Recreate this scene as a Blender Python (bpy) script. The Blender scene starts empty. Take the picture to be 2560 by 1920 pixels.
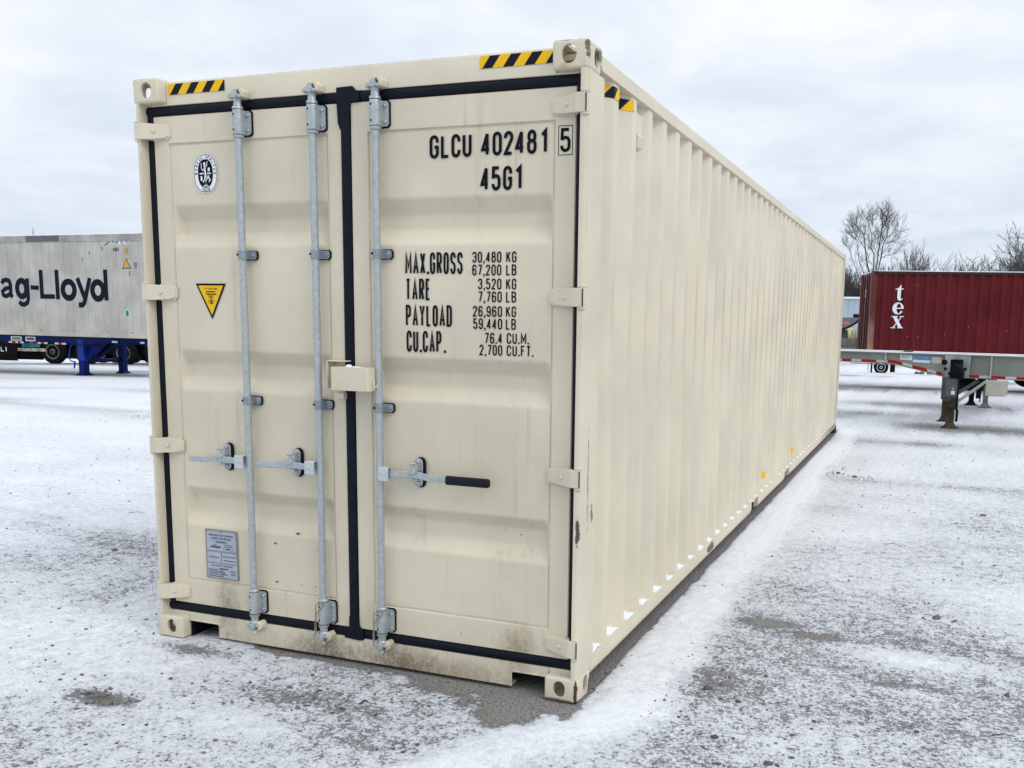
import bpy, bmesh, math, random
import numpy as np
from mathutils import Vector, Matrix, noise as mnoise

R = math.radians
SC = bpy.context.scene
COL = SC.collection
PI = math.pi

# ------------------------------------------------------------------ camera
cam_data = bpy.data.cameras.new('camera')
cam = bpy.data.objects.new('camera', cam_data)
COL.objects.link(cam)
SC.camera = cam
CR = Vector((0.93641792, 0.35041777, 0.01813459))
CD = Vector((0.06834637, -0.13146117, -0.98896245))
CF = Vector((-0.34416602, 0.9273216, -0.14705238))
m = Matrix.Identity(4)
for i in range(3):
    m[i][0] = CR[i]; m[i][1] = -CD[i]; m[i][2] = -CF[i]
m[0][3], m[1][3], m[2][3] = 3.85305945, -3.81884744, 1.73265743
cam.matrix_world = m
cam_data.sensor_fit = 'HORIZONTAL'
cam_data.sensor_width = 36.0
cam_data.lens = 2341.84 / 2560 * 36.0
cam_data.shift_x = -(1451.103 - 1280) / 2560
cam_data.shift_y = (1153.748 - 960) / 2560
cam_data.clip_start = 0.05
cam_data.clip_end = 3000

# ------------------------------------------------------------------ sky and sun
SUN_EL, SUN_AZ = 42.0, 112.0           # azimuth clockwise from +Y
world = bpy.data.worlds.new('World')
SC.world = world
world.use_nodes = True
wt = world.node_tree
for n in list(wt.nodes): wt.nodes.remove(n)

def nd(t, kind, **kw):
    n = t.nodes.new(kind)
    for k, v in kw.items():
        if k.startswith('i_'):
            key = k[2:]
            s = n.inputs[int(key)] if key.isdigit() else n.inputs[key.replace('_', ' ')]
            if isinstance(v, bpy.types.NodeSocket): t.links.new(v, s)
            else: s.default_value = v
        else:
            setattr(n, k, v)
    return n

def mth(t, op, a, b=None, c=None, clamp=False):
    n = t.nodes.new('ShaderNodeMath'); n.operation = op; n.use_clamp = clamp
    for i, v in enumerate((a, b, c)):
        if v is None: continue
        if isinstance(v, bpy.types.NodeSocket): t.links.new(v, n.inputs[i])
        else: n.inputs[i].default_value = v
    return n.outputs[0]

def vmth(t, op, a, b=None, out=0):
    n = t.nodes.new('ShaderNodeVectorMath'); n.operation = op
    for i, v in enumerate((a, b)):
        if v is None: continue
        if isinstance(v, bpy.types.NodeSocket): t.links.new(v, n.inputs[i])
        else: n.inputs[i].default_value = v
    return n.outputs[out]

def mixc(t, fac, a, b, mode='MIX'):
    n = t.nodes.new('ShaderNodeMix'); n.data_type = 'RGBA'; n.blend_type = mode
    n.clamp_factor = True
    for i_, v in ((0, fac), (6, a), (7, b)):
        s = n.inputs[i_]
        if isinstance(v, bpy.types.NodeSocket): t.links.new(v, s)
        else:
            s.default_value = v if i_ == 0 else (tuple(v) + (1.0,) if len(v) == 3 else v)
    return n.outputs[2]

def ramp(t, fac, lo, hi, a=0.0, b=1.0, smooth=True):
    n = t.nodes.new('ShaderNodeMapRange')
    n.interpolation_type = 'SMOOTHSTEP' if smooth else 'LINEAR'
    t.links.new(fac, n.inputs[0])
    n.inputs[1].default_value = lo; n.inputs[2].default_value = hi
    n.inputs[3].default_value = a; n.inputs[4].default_value = b
    return n.outputs[0]

def noise_tex(t, vec, scale, detail=3.0, rough=0.55, dist=0.0):
    n = t.nodes.new('ShaderNodeTexNoise')
    if vec is not None: t.links.new(vec, n.inputs['Vector'])
    n.inputs['Scale'].default_value = scale
    n.inputs['Detail'].default_value = detail
    n.inputs['Roughness'].default_value = rough
    n.inputs['Distortion'].default_value = dist
    return n.outputs[0]

out = nd(wt, 'ShaderNodeOutputWorld')
bg = nd(wt, 'ShaderNodeBackground')
bg.inputs['Strength'].default_value = 0.1
wt.links.new(bg.outputs[0], out.inputs[0])
sky = nd(wt, 'ShaderNodeTexSky', sky_type='NISHITA', sun_disc=False)
sky.sun_elevation = R(SUN_EL)
sky.sun_rotation = R(SUN_AZ)
sky.air_density = 1.0; sky.dust_density = 2.0; sky.ozone_density = 1.0
tc = nd(wt, 'ShaderNodeTexCoord')
sep = nd(wt, 'ShaderNodeSeparateXYZ'); wt.links.new(tc.outputs['Generated'], sep.inputs[0])
zz = mth(wt, 'ADD', mth(wt, 'MAXIMUM', sep.outputs[2], 0.0), 0.12)
cu = mth(wt, 'DIVIDE', sep.outputs[0], zz)
cv = mth(wt, 'DIVIDE', sep.outputs[1], zz)
cmb = nd(wt, 'ShaderNodeCombineXYZ'); wt.links.new(cu, cmb.inputs[0]); wt.links.new(cv, cmb.inputs[1])
c1 = noise_tex(wt, cmb.outputs[0], 0.85, 7.0, 0.52, 0.35)
c2 = noise_tex(wt, cmb.outputs[0], 2.6, 6.0, 0.55, 0.2)
cl = mth(wt, 'ADD', mth(wt, 'MULTIPLY', c1, 0.68), mth(wt, 'MULTIPLY', c2, 0.32))
cl = ramp(wt, cl, 0.38, 0.62)
# overcast deck: brighter overhead, a little greyer and bluer towards the horizon
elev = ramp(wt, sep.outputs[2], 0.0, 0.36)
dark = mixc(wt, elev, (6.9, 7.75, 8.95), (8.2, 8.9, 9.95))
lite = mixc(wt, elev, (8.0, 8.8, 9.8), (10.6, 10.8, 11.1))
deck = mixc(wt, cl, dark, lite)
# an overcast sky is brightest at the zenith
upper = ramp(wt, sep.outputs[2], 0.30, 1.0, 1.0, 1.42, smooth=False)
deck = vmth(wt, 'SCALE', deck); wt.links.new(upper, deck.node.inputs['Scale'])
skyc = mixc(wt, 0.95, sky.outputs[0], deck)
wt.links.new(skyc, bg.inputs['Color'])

sun_data = bpy.data.lights.new('sun', 'SUN')
sun_data.energy = 0.95
sun_data.angle = R(25)
sun_data.color = (1.0, 0.955, 0.89)
sun = bpy.data.objects.new('sun', sun_data)
COL.objects.link(sun)
sd = Vector((math.sin(R(SUN_AZ)) * math.cos(R(SUN_EL)), math.cos(R(SUN_AZ)) * math.cos(R(SUN_EL)), math.sin(R(SUN_EL))))
sun.rotation_euler = sd.to_track_quat('Z', 'Y').to_euler()

SC.view_settings.view_transform = 'Standard'
SC.view_settings.look = 'None'
SC.view_settings.gamma = 1.0
SC.view_settings.use_curve_mapping = False
SC.view_settings.exposure = 0.0
SC.render.engine = 'CYCLES'
SC.cycles.max_bounces = 6
SC.cycles.use_denoising = True

# ------------------------------------------------------------------ object helpers
def tag(o, label=None, cat=None, group=None, kind=None):
    if label: o['label'] = label
    if cat: o['category'] = cat
    if group: o['group'] = group
    if kind: o['kind'] = kind
    return o

def empty(name, loc=(0, 0, 0), rz=0.0):
    o = bpy.data.objects.new(name, None)
    o.empty_display_size = 0.2
    COL.objects.link(o)
    o.location = loc
    o.rotation_euler = (0, 0, rz)
    return o

def copy_tree(o, parent=None):
    c = o.copy(); COL.objects.link(c)
    if parent is not None: c.parent = parent
    for ch in list(o.children): copy_tree(ch, c)
    return c

class MB:
    """collects geometry and links it as one mesh object"""
    def __init__(s): s.v = []; s.f = []; s.mi = []; s.cur = 0
    def add(s, vs, fs):
        b = len(s.v); s.v.extend([tuple(p) for p in vs])
        for f in fs: s.f.append([b + i for i in f]); s.mi.append(s.cur)
        return s
    def box(s, x0, x1, y0, y1, z0, z1):
        return s.add([(x0,y0,z0),(x1,y0,z0),(x1,y1,z0),(x0,y1,z0),(x0,y0,z1),(x1,y0,z1),(x1,y1,z1),(x0,y1,z1)],
                     [(0,3,2,1),(4,5,6,7),(0,1,5,4),(1,2,6,5),(2,3,7,6),(3,0,4,7)])
    def prism(s, poly, axis, a, b):
        """poly: 2D points; axis 'y': (x,z) extruded along y ; 'z': (x,y) ; 'x': (y,z)"""
        n = len(poly)
        def P(p, t):
            return (p[0], t, p[1]) if axis == 'y' else (p[0], p[1], t) if axis == 'z' else (t, p[0], p[1])
        vs = [P(p, a) for p in poly] + [P(p, b) for p in poly]
        fs = [tuple(range(n - 1, -1, -1)), tuple(range(n, 2 * n))]
        for i in range(n):
            j = (i + 1) % n; fs.append((i, j, n + j, n + i))
        return s.add(vs, fs)
    def flat(s, poly, axis, t):
        def P(p):
            return (p[0], t, p[1]) if axis == 'y' else (p[0], p[1], t) if axis == 'z' else (t, p[0], p[1])
        return s.add([P(p) for p in poly], [tuple(range(len(poly)))])
    def tube(s, pts, rad, n=10, cap=True):
        pts = [Vector(p) for p in pts]
        rs = rad if isinstance(rad, (list, tuple)) else [rad] * len(pts)
        rings = []; prev = None
        for i, p in enumerate(pts):
            d = (pts[min(i + 1, len(pts) - 1)] - pts[max(i - 1, 0)])
            d = d.normalized() if d.length > 1e-9 else Vector((0, 0, 1))
            if prev is None:
                u = d.orthogonal().normalized()
            else:
                u = (prev - d * prev.dot(d)); u = u.normalized() if u.length > 1e-6 else d.orthogonal().normalized()
            prev = u; w = d.cross(u)
            rings.append([p + (u * math.cos(2*PI*k/n) + w * math.sin(2*PI*k/n)) * rs[i] for k in range(n)])
        vs = [q for r in rings for q in r]; fs = []
        for i in range(len(pts) - 1):
            for k in range(n):
                a = i*n + k; b = i*n + (k+1) % n
                fs.append((a, b, b + n, a + n))
        if cap:
            fs.append(tuple(range(n - 1, -1, -1))); fs.append(tuple(range((len(pts)-1)*n, len(pts)*n)))
        return s.add(vs, fs)
    def lathe(s, prof, origin=(0, 0, 0), axis='z', n=20, cap=True):
        """prof: (radius, height) pairs along axis"""
        o = Vector(origin); vs = []; fs = []
        for r_, h in prof:
            for k in range(n):
                a = 2*PI*k/n; c, d = math.cos(a)*r_, math.sin(a)*r_
                p = (c, d, h) if axis == 'z' else (c, h, d) if axis == 'y' else (h, c, d)
                vs.append(o + Vector(p))
        for i in range(len(prof) - 1):
            for k in range(n):
                a = i*n + k; b = i*n + (k+1) % n
                fs.append((a, b, b + n, a + n))
        if cap:
            fs.append(tuple(range(n - 1, -1, -1))); fs.append(tuple(range((len(prof)-1)*n, len(prof)*n)))
        return s.add(vs, fs)
    def ball(s, c, r, nu=10, nv=6, sx=1, sy=1, sz=1):
        vs = []; fs = []
        for j in range(nv + 1):
            t = PI * j / nv
            for i in range(nu):
                a = 2*PI*i/nu
                vs.append((c[0] + r*sx*math.sin(t)*math.cos(a), c[1] + r*sy*math.sin(t)*math.sin(a), c[2] + r*sz*math.cos(t)))
        for j in range(nv):
            for i in range(nu):
                a = j*nu + i; b = j*nu + (i+1) % nu
                fs.append((a, b, b + nu, a + nu))
        return s.add(vs, fs)
    def build(s, name, mat, parent=None, smooth=None, bevel=0.0, loc=(0, 0, 0), seg=2, fix=True, label=None, kind=None):
        me = bpy.data.meshes.new(name)
        me.from_pydata(s.v, [], s.f)
        mats = mat if isinstance(mat, (list, tuple)) else [mat]
        for x in mats: me.materials.append(x)
        if len(mats) > 1: me.polygons.foreach_set('material_index', s.mi)
        if fix:
            bm = bmesh.new(); bm.from_mesh(me)
            bmesh.ops.recalc_face_normals(bm, faces=bm.faces)
            bm.to_mesh(me); bm.free()
        if smooth is not None:
            me.polygons.foreach_set('use_smooth', [True] * len(me.polygons))
            me.set_sharp_from_angle(angle=R(smooth))
        me.update()
        o = bpy.data.objects.new(name, me)
        COL.objects.link(o)
        o.location = loc
        if parent is not None: o.parent = parent
        if bevel > 0:
            b = o.modifiers.new('bevel', 'BEVEL'); b.width = bevel; b.segments = seg
            b.limit_method = 'ANGLE'; b.angle_limit = R(40); b.harden_normals = False
            if smooth is None:
                me.polygons.foreach_set('use_smooth', [True] * len(me.polygons))
                me.set_sharp_from_angle(angle=R(35))
        tag(o, label=label, kind=kind)
        return o

# numpy value noise -------------------------------------------------------
_rng = np.random.RandomState(7)
_tab = _rng.rand(256, 256)
def vnoise(x, y):
    xi = np.floor(x).astype(int); yi = np.floor(y).astype(int)
    fx = x - xi; fy = y - yi
    fx = fx*fx*(3-2*fx); fy = fy*fy*(3-2*fy)
    a = _tab[xi % 256, yi % 256]; b = _tab[(xi+1) % 256, yi % 256]
    c = _tab[xi % 256, (yi+1) % 256]; d = _tab[(xi+1) % 256, (yi+1) % 256]
    return (a*(1-fx)+b*fx)*(1-fy) + (c*(1-fx)+d*fx)*fy
def fbm(x, y, o=4, g=0.5):
    s = 0; a = 1; t = 0
    for i in range(o):
        s = s + a*vnoise(x*(2**i)+13.7*i, y*(2**i)+7.3*i); t += a; a *= g
    return s/t
def sst(a, b, x):
    t = np.clip((x-a)/(b-a), 0, 1); return t*t*(3-2*t)

# ------------------------------------------------------------------ materials
def newmat(name):
    mt = bpy.data.materials.new(name); mt.use_nodes = True
    t = mt.node_tree
    for n in list(t.nodes): t.nodes.remove(n)
    o = t.nodes.new('ShaderNodeOutputMaterial')
    p = t.nodes.new('ShaderNodeBsdfPrincipled')
    t.links.new(p.outputs[0], o.inputs[0])
    return mt, t, p

def setin(t, p, name, v):
    if isinstance(v, bpy.types.NodeSocket): t.links.new(v, p.inputs[name])
    else: p.inputs[name].default_value = v

def blob(t, pos, c, size, nz=None, jag=0.9):
    """soft patch around a point, its outline broken by noise"""
    d = vmth(t, 'SUBTRACT', pos, c)
    d = vmth(t, 'DIVIDE', d, size)
    l = vmth(t, 'LENGTH', d, out=1)
    v = mth(t, 'SUBTRACT', 1.0, l)
    if nz is not None:
        v = mth(t, 'ADD', v, mth(t, 'MULTIPLY', mth(t, 'SUBTRACT', nz, 0.5), jag))
    return v

def paint(name, base, rough=0.42, dirt=(0.20, 0.16, 0.11), streak=0.26, blobs=(), var=0.05, speck=0.75, spec=0.3, lowdirt=None, wave=0.0):
    mt, t, p = newmat(name)
    g = t.nodes.new('ShaderNodeNewGeometry'); pos = g.outputs['Position']
    big = noise_tex(t, pos, 1.3, 4, 0.6)
    dk = tuple(c * (1 - var * 2) for c in base); lt = tuple(min(1, c * (1 + var)) for c in base)
    col = mixc(t, ramp(t, big, 0.3, 0.7), dk, lt)
    # rain streaks running down
    sv = vmth(t, 'MULTIPLY', pos, (22.0, 22.0, 0.7))
    st = noise_tex(t, sv, 1.0, 4, 0.7)
    patch = noise_tex(t, pos, 2.2, 2, 0.5)
    sm = mth(t, 'MULTIPLY', ramp(t, st, 0.52, 0.8), ramp(t, patch, 0.42, 0.68))
    col = mixc(t, mth(t, 'MULTIPLY', sm, streak * 4.0), col, tuple(0.62*c + 0.38*d for c, d in zip(base, dirt)))
    fine = noise_tex(t, pos, 130.0, 2, 0.5)
    if speck > 0:
        spk = mth(t, 'MULTIPLY', ramp(t, fine, 0.69, 0.76), ramp(t, noise_tex(t, pos, 5.0, 2, 0.5), 0.45, 0.62))
        col = mixc(t, mth(t, 'MULTIPLY', spk, speck), col, dirt)
    mid = noise_tex(t, pos, 28.0, 5, 0.7)
    dstr = noise_tex(t, vmth(t, 'MULTIPLY', pos, (60.0, 60.0, 9.0)), 1.0, 4, 0.7)
    dsp = noise_tex(t, pos, 95.0, 4, 0.75)
    if lowdirt:
        sz_ = t.nodes.new('ShaderNodeSeparateXYZ'); t.links.new(pos, sz_.inputs[0])
        lm = ramp(t, sz_.outputs[2], lowdirt[0], lowdirt[1], 1.0, 0.0)
        lm = mth(t, 'MULTIPLY', lm, ramp(t, mid, 0.38, 0.66))
        col = mixc(t, mth(t, 'MULTIPLY', lm, lowdirt[2]), col, dirt)
    r_ = rough
    for (c, size, colr, s, jag) in blobs:
        if jag > 0:
            dn = mth(t, 'ADD', mth(t, 'MULTIPLY', mid, 0.5), mth(t, 'MULTIPLY', dstr, 0.5))
            b = blob(t, pos, c, size, dn, jag)
            b = mth(t, 'MULTIPLY', ramp(t, b, -0.15, 1.0), ramp(t, dsp, 0.30, 0.62, 0.35, 1.0))
        else:
            b = ramp(t, blob(t, pos, c, size, mid, -jag), 0.0, 0.35)
        col = mixc(t, mth(t, 'MULTIPLY', b, s), col, colr)
    setin(t, p, 'Base Color', col)
    setin(t, p, 'Roughness', ramp(t, big, 0.3, 0.7, r_ - 0.02, r_ + 0.03) if wave < 0 else ramp(t, mid, 0.3, 0.7, r_ - 0.06, r_ + 0.08))
    setin(t, p, 'Specular IOR Level', spec)
    if wave < 0: return mt
    bm = t.nodes.new('ShaderNodeBump'); bm.inputs['Strength'].default_value = 0.12; bm.inputs['Distance'].default_value = 0.001
    t.links.new(noise_tex(t, pos, 320.0, 2, 0.5), bm.inputs['Height'])
    if wave:
        b2 = t.nodes.new('ShaderNodeBump'); b2.inputs['Strength'].default_value = 0.5; b2.inputs['Distance'].default_value = wave
        t.links.new(noise_tex(t, vmth(t, 'MULTIPLY', pos, (1, 1, 0.45)), 3.0, 2, 0.5), b2.inputs['Height'])
        t.links.new(bm.outputs[0], b2.inputs['Normal'])
        t.links.new(b2.outputs[0], p.inputs['Normal'])
    else:
        t.links.new(bm.outputs[0], p.inputs['Normal'])
    return mt

def plain(name, base, rough=0.5, metal=0.0, var=0.12, scale=18.0, spec=0.22, bump=0.0, second=None, thr=(0.5, 0.62)):
    mt, t, p = newmat(name)
    g = t.nodes.new('ShaderNodeNewGeometry'); pos = g.outputs['Position']
    n = noise_tex(t, pos, scale, 4, 0.6)
    col = mixc(t, ramp(t, n, 0.3, 0.7), tuple(c*(1-var) for c in base), tuple(min(1, c*(1+var)) for c in base))
    if second:
        n2 = noise_tex(t, pos, scale*0.35, 6, 0.7)
        col = mixc(t, ramp(t, n2, thr[0], thr[1]), col, second)
    setin(t, p, 'Base Color', col); setin(t, p, 'Metallic', metal)
    setin(t, p, 'Roughness', ramp(t, n, 0.3, 0.7, max(0.02, rough-0.07), min(1, rough+0.07)))
    setin(t, p, 'Specular IOR Level', spec)
    if bump:
        bm = t.nodes.new('ShaderNodeBump'); bm.inputs['Strength'].default_value = 0.6; bm.inputs['Distance'].default_value = bump
        t.links.new(n, bm.inputs['Height']); t.links.new(bm.outputs[0], p.inputs['Normal'])
    return mt

CREAM = (0.668, 0.610, 0.476)
RUST = (0.075, 0.032, 0.018)
BROWN = (0.15, 0.108, 0.068)
BLACK = (0.02, 0.017, 0.015)
front_blobs = [
    ((1.05, 0.02, 0.02), (0.26, 0.3, 0.17), BROWN, 0.95, 1.9),
    ((1.50, 0.02, 0.03), (0.26, 0.3, 0.16), BROWN, 1.0, 1.7),
    ((0.42, 0.02, 0.20), (0.10, 0.3, 0.20), BROWN, 0.75, 1.8),
    ((2.12, 0.02, 0.20), (0.13, 0.3, 0.16), (0.26, 0.20, 0.11), 0.85, 1.8),
    ((1.80, 0.02, 0.04), (0.35, 0.3, 0.08), (0.28, 0.21, 0.12), 0.7, 1.8),
    ((1.30, 0.02, 0.26), (0.35, 0.3, 0.12), (0.36, 0.28, 0.17), 0.30, 1.5),
    ((0.75, 0.02, 0.24), (0.35, 0.3, 0.10), (0.36, 0.28, 0.17), 0.25, 1.5),
    ((1.2, 0.06, 2.887), (1.3, 0.2, 0.006), (0.10, 0.09, 0.07), 0.9, -1.0),
]
post_blobs = [
    ((2.425, 0.0, 0.80), (0.010, 0.05, 0.075), BLACK, 0.9, -2.6),
    ((2.44, 0.10, 1.05), (0.02, 0.008, 0.30), BLACK, 0.55, -3.2),
    ((2.44, 0.16, 0.86), (0.02, 0.018, 0.05), BLACK, 0.7, -3.0),
]
M = {}
M['cream'] = paint('cream_paint', CREAM, blobs=front_blobs, lowdirt=(0.0, 0.16, 0.35))
M['side'] = paint('cream_paint_side', CREAM, rough=0.33, streak=0.06, speck=0.15, wave=-1, spec=0.55)
M['post'] = paint('cream_paint_post', CREAM, blobs=post_blobs + front_blobs)
M['rail'] = paint('cream_paint_rail', CREAM, streak=0.05, blobs=[
    ((2.42, 11.6, 0.10), (0.2, 2.1, 0.25), (0.055, 0.045, 0.035), 0.95, 0.6),
    ((2.44, 2.75, 0.13), (0.05, 0.12, 0.04), BLACK, 0.9, -2.6)], lowdirt=(0.06, 0.14, 0.5))
M['casting'] = paint('cream_paint_casting', CREAM, rough=0.55, blobs=[
    ((2.430, -0.01, 0.050), (0.010, 0.05, 0.085), RUST, 1.0, -1.8),
    ((2.44, 0.165, 0.03), (0.03, 0.025, 0.05), RUST, 0.95, -1.6),
    ((2.435, 0.0, 2.86), (0.012, 0.03, 0.045), BLACK, 0.8, -3.4),
    ((2.44, 0.15, 2.86), (0.02, 0.05, 0.035), BLACK, 0.75, -3.4),
    ((2.44, 0.165, 2.78), (0.02, 0.02, 0.05), BLACK, 0.7, -3.0),
    ((2.33, -0.0, 2.793), (0.03, 0.03, 0.018), (0.42, 0.20, 0.09), 0.6, 1.2),
    ((2.32, 0.0, 2.902), (0.14, 0.2, 0.012), BLACK, 0.95, -1.8),
    ((0.08, 0.0, 2.902), (0.14, 0.2, 0.012), BLACK, 0.95, -1.8),
    ((0.0, 0.0, 2.88), (0.012, 0.03, 0.10), BLACK, 0.9, -1.4),
    ((2.3, 0.0, 0.0), (0.3, 0.05, 0.02), BLACK, 0.8, -1.8)])
M['cast_dark'] = plain('dirty_casting', (0.035, 0.03, 0.026), 0.7)
M['galv'] = plain('galvanised_steel', (0.42, 0.46, 0.475), 0.40, 0.45, 0.12, 70.0, 0.5, second=(0.33, 0.37, 0.39), thr=(0.5, 0.75))
M['galv_dark'] = plain('dull_galvanised_steel', (0.27, 0.31, 0.35), 0.5, 0.4, 0.2, 60.0)
M['zinc'] = plain('bright_zinc', (0.55, 0.59, 0.62), 0.35, 0.4, 0.1, 50.0)
M['gasket'] = plain('black_rubber', (0.0035, 0.006, 0.013), 0.55, 0, 0.25, 25.0, 0.16)
M['black'] = plain('black_plastic', (0.005, 0.006, 0.010), 0.5)
M['ink'] = plain('black_vinyl', (0.004, 0.005, 0.012), 0.6, spec=0.1)
M['hole'] = plain('dark_hole', (0.005, 0.005, 0.006), 0.8)
M['under'] = plain('underfloor_steel', (0.06, 0.05, 0.04), 0.8)
M['white'] = plain('white_sticker', (0.78, 0.80, 0.84), 0.45, var=0.02)
M['yellow'] = plain('yellow_sticker', (0.83, 0.50, 0.012), 0.4, var=0.03)
M['plate'] = plain('aluminium_plate', (0.27, 0.265, 0.25), 0.4, 0.3, 0.06, 30.0)
M['plate_white'] = plain('printed_plate', (0.40, 0.43, 0.50), 0.45, 0.1, 0.05, 30.0)
M['navy'] = plain('plate_ink', (0.06, 0.07, 0.10), 0.5)
M['wire'] = plain('twisted_wire', (0.25, 0.24, 0.22), 0.6, 0.3)

def hazard_mat():
    mt, t, p = newmat('hazard_tape')
    uv = t.nodes.new('ShaderNodeUVMap'); s = t.nodes.new('ShaderNodeSeparateXYZ')
    t.links.new(uv.outputs[0], s.inputs[0])
    a = mth(t, 'ADD', s.outputs[0], mth(t, 'MULTIPLY', s.outputs[1], -0.108))
    a = mth(t, 'ADD', a, -0.03)
    a = mth(t, 'DIVIDE', a, 0.284)
    a = mth(t, 'FRACT', a)
    yes = mth(t, 'LESS_THAN', a, 0.49)
    g = t.nodes.new('ShaderNodeNewGeometry')
    n = noise_tex(t, g.outputs['Position'], 60, 3)
    yel = mixc(t, n, (0.80, 0.45, 0.012), (0.88, 0.55, 0.02))
    c = mixc(t, yes, yel, (0.006, 0.008, 0.015))
    setin(t, p, 'Base Color', c); setin(t, p, 'Roughness', 0.5); setin(t, p, 'Specular IOR Level', 0.15)
    return mt
M['hazard'] = hazard_mat()

def snow_mat(name='snow'):
    mt, t, p = newmat(name)
    g = t.nodes.new('ShaderNodeNewGeometry'); pos = g.outputs['Position']
    n = noise_tex(t, pos, 60, 5, 0.65)
    setin(t, p, 'Base Color', mixc(t, n, (0.80, 0.84, 0.90), (0.90, 0.92, 0.95)))
    setin(t, p, 'Roughness', 0.75); setin(t, p, 'Specular IOR Level', 0.2)
    bm = t.nodes.new('ShaderNodeBump'); bm.inputs['Strength'].default_value = 0.5; bm.inputs['Distance'].default_value = 0.008
    t.links.new(n, bm.inputs['Height']); t.links.new(bm.outputs[0], p.inputs['Normal'])
    return mt
M['snow'] = snow_mat()

# ------------------------------------------------------------------ ground
def ground_z(x, y):
    r_ = np.hypot(x - 3.853, y + 3.819)
    def sp(v): return 1.2*np.log1p(np.exp(np.clip(v/1.2, -30, 30))) + np.maximum(0, v - 36)
    z = -0.0175*sp(r_ - 26.0) - 0.028*sp(r_ - 44.5)
    return np.maximum(z, -1.56)

def cover_fn(x, y):
    """how much snow lies at a point, 0 bare ... 1 deep"""
    c = 0.475 + 0.22*(fbm(x*0.55+3, y*0.75+9, 4) - 0.5) + 0.26*(fbm(x*2.3+31, y*2.6+5, 4) - 0.5)
    c = c + 0.05*sst(0.5, -3.0, x)
    w = (fbm(x*6+50, y*6+20, 3) - 0.5)
    # speckled gravel zone to the right of the ridge
    zone = sst(2.75, 3.05, x + 0.3*w)*sst(7.0, 3.0, x)*sst(-1.6, -0.4, y)*sst(6.5, 2.8, y)
    c = c - 0.07*zone
    z2 = sst(0.2, -0.9, y)*sst(0.0, 1.0, x)*sst(5.5, 3.6, x)
    c = c - 0.06*z2
    # clean ridge along the long side
    rx = 2.60 + 0.10*(fbm(x*0+2, y*0.7+4, 2)-0.5) + np.where(y < 0, 0.55*y, 0)
    rw = 0.105 + 0.05*(fbm(x*0+8, y*1.3, 2)-0.5)
    d = np.abs(x - rx + 0.06*w)
    ridge = sst(rw*2.7, rw*0.5, d + 0.05*(fbm(x*3+4, y*3, 3)-0.5))*sst(-1.5, -0.9, y)*sst(12.6, 11.8, y)
    c = c + (0.90 + 0.35*(fbm(x*4+11, y*4, 3)-0.5) - c)*ridge*np.where(y < -0.25, 0.75, 1.0)
    # white drifts
    for (bx, by, sx, sy, a) in ((3.85, 1.22, .33, .14, .40), (1.2, -.75, .5, .10, .2), (-.2, -.3, .9, .5, .22), (3.3, 4.6, .8, .9, .2), (4.9, 2.6, .9, .6, .15)):
        c = c + a*np.exp(-((x-bx)/sx)**2 - ((y-by)/sy)**2)
    # worn patches
    for (bx, by, sx, sy, a) in ((3.05, 1.55, .14, .06, .42), (3.36, 1.42, .14, .05, .42), (2.85, .50, .25, .18, .20), (3.9, .85, .3, .05, .18),
                                (.42, -.78, .17, .06, .5), (1.25, -.42, .30, .10, .22), (.35, -.12, .20, .06, .4), (1.6, -.7, .3, .12, .15)):
        c = c - a*np.exp(-((x-bx)/sx)**2 - ((y-by)/sy)**2)
    # bare under the container and in front of its sill
    und = sst(-0.10, 0.02, x)*sst(2.47, 2.425, x + 0.03*w)*sst(-0.03, 0.06, y + 0.06*w)*sst(12.3, 12.15, y)
    und = und*np.where(x < 0.6, sst(0.0, 0.35, y + 0.1*w), 1.0)
    c = c*(1-und) - 0.25*und
    wd = -0.02 + 0.05*sst(1.1, 1.9, x) + 0.11*sst(2.0, 2.35, x)
    fr = sst(1.25, 1.9, x)*sst(2.52, 2.42, x + 0.05*w)*sst(-wd - 0.12, -wd + 0.05, y + 0.34*w)*sst(0.1, 0.0, y)
    c = c*(1-fr) - 0.05*fr
    b2 = np.exp(-((x-2.24)/.20)**2 - ((y+.20)/.16)**2)
    c = c - 0.55*sst(0.2, 1.0, b2 + 1.0*w)
    # streaks of tyre tracks farther out
    far = sst(5.0, 11.0, np.hypot(x-3.8, y+3.8))
    tr = fbm(x*0.08+7, y*0.9 + x*0.12, 4)
    c = c + far*(0.13 - 0.30*sst(0.52, 0.72, tr)*1.0)
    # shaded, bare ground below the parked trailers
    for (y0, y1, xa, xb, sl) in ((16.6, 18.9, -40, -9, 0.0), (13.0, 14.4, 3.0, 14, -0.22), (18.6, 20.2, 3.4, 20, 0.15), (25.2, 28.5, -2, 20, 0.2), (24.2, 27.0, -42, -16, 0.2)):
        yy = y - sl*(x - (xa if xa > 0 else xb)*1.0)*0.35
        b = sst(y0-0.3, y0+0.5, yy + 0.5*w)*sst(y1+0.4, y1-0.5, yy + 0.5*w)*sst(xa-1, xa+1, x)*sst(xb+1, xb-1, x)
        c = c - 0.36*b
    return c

def axis_lines(lo, a, b, hi, step, grow=1.10):
    l = list(np.arange(a, b + 1e-6, step))
    s = step; p = b
    while p < hi:
        s *= grow; p += s; l.append(p)
    s = step; p = a
    while p > lo:
        s *= grow; p -= s; l.insert(0, p)
    return np.array(l)

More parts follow.
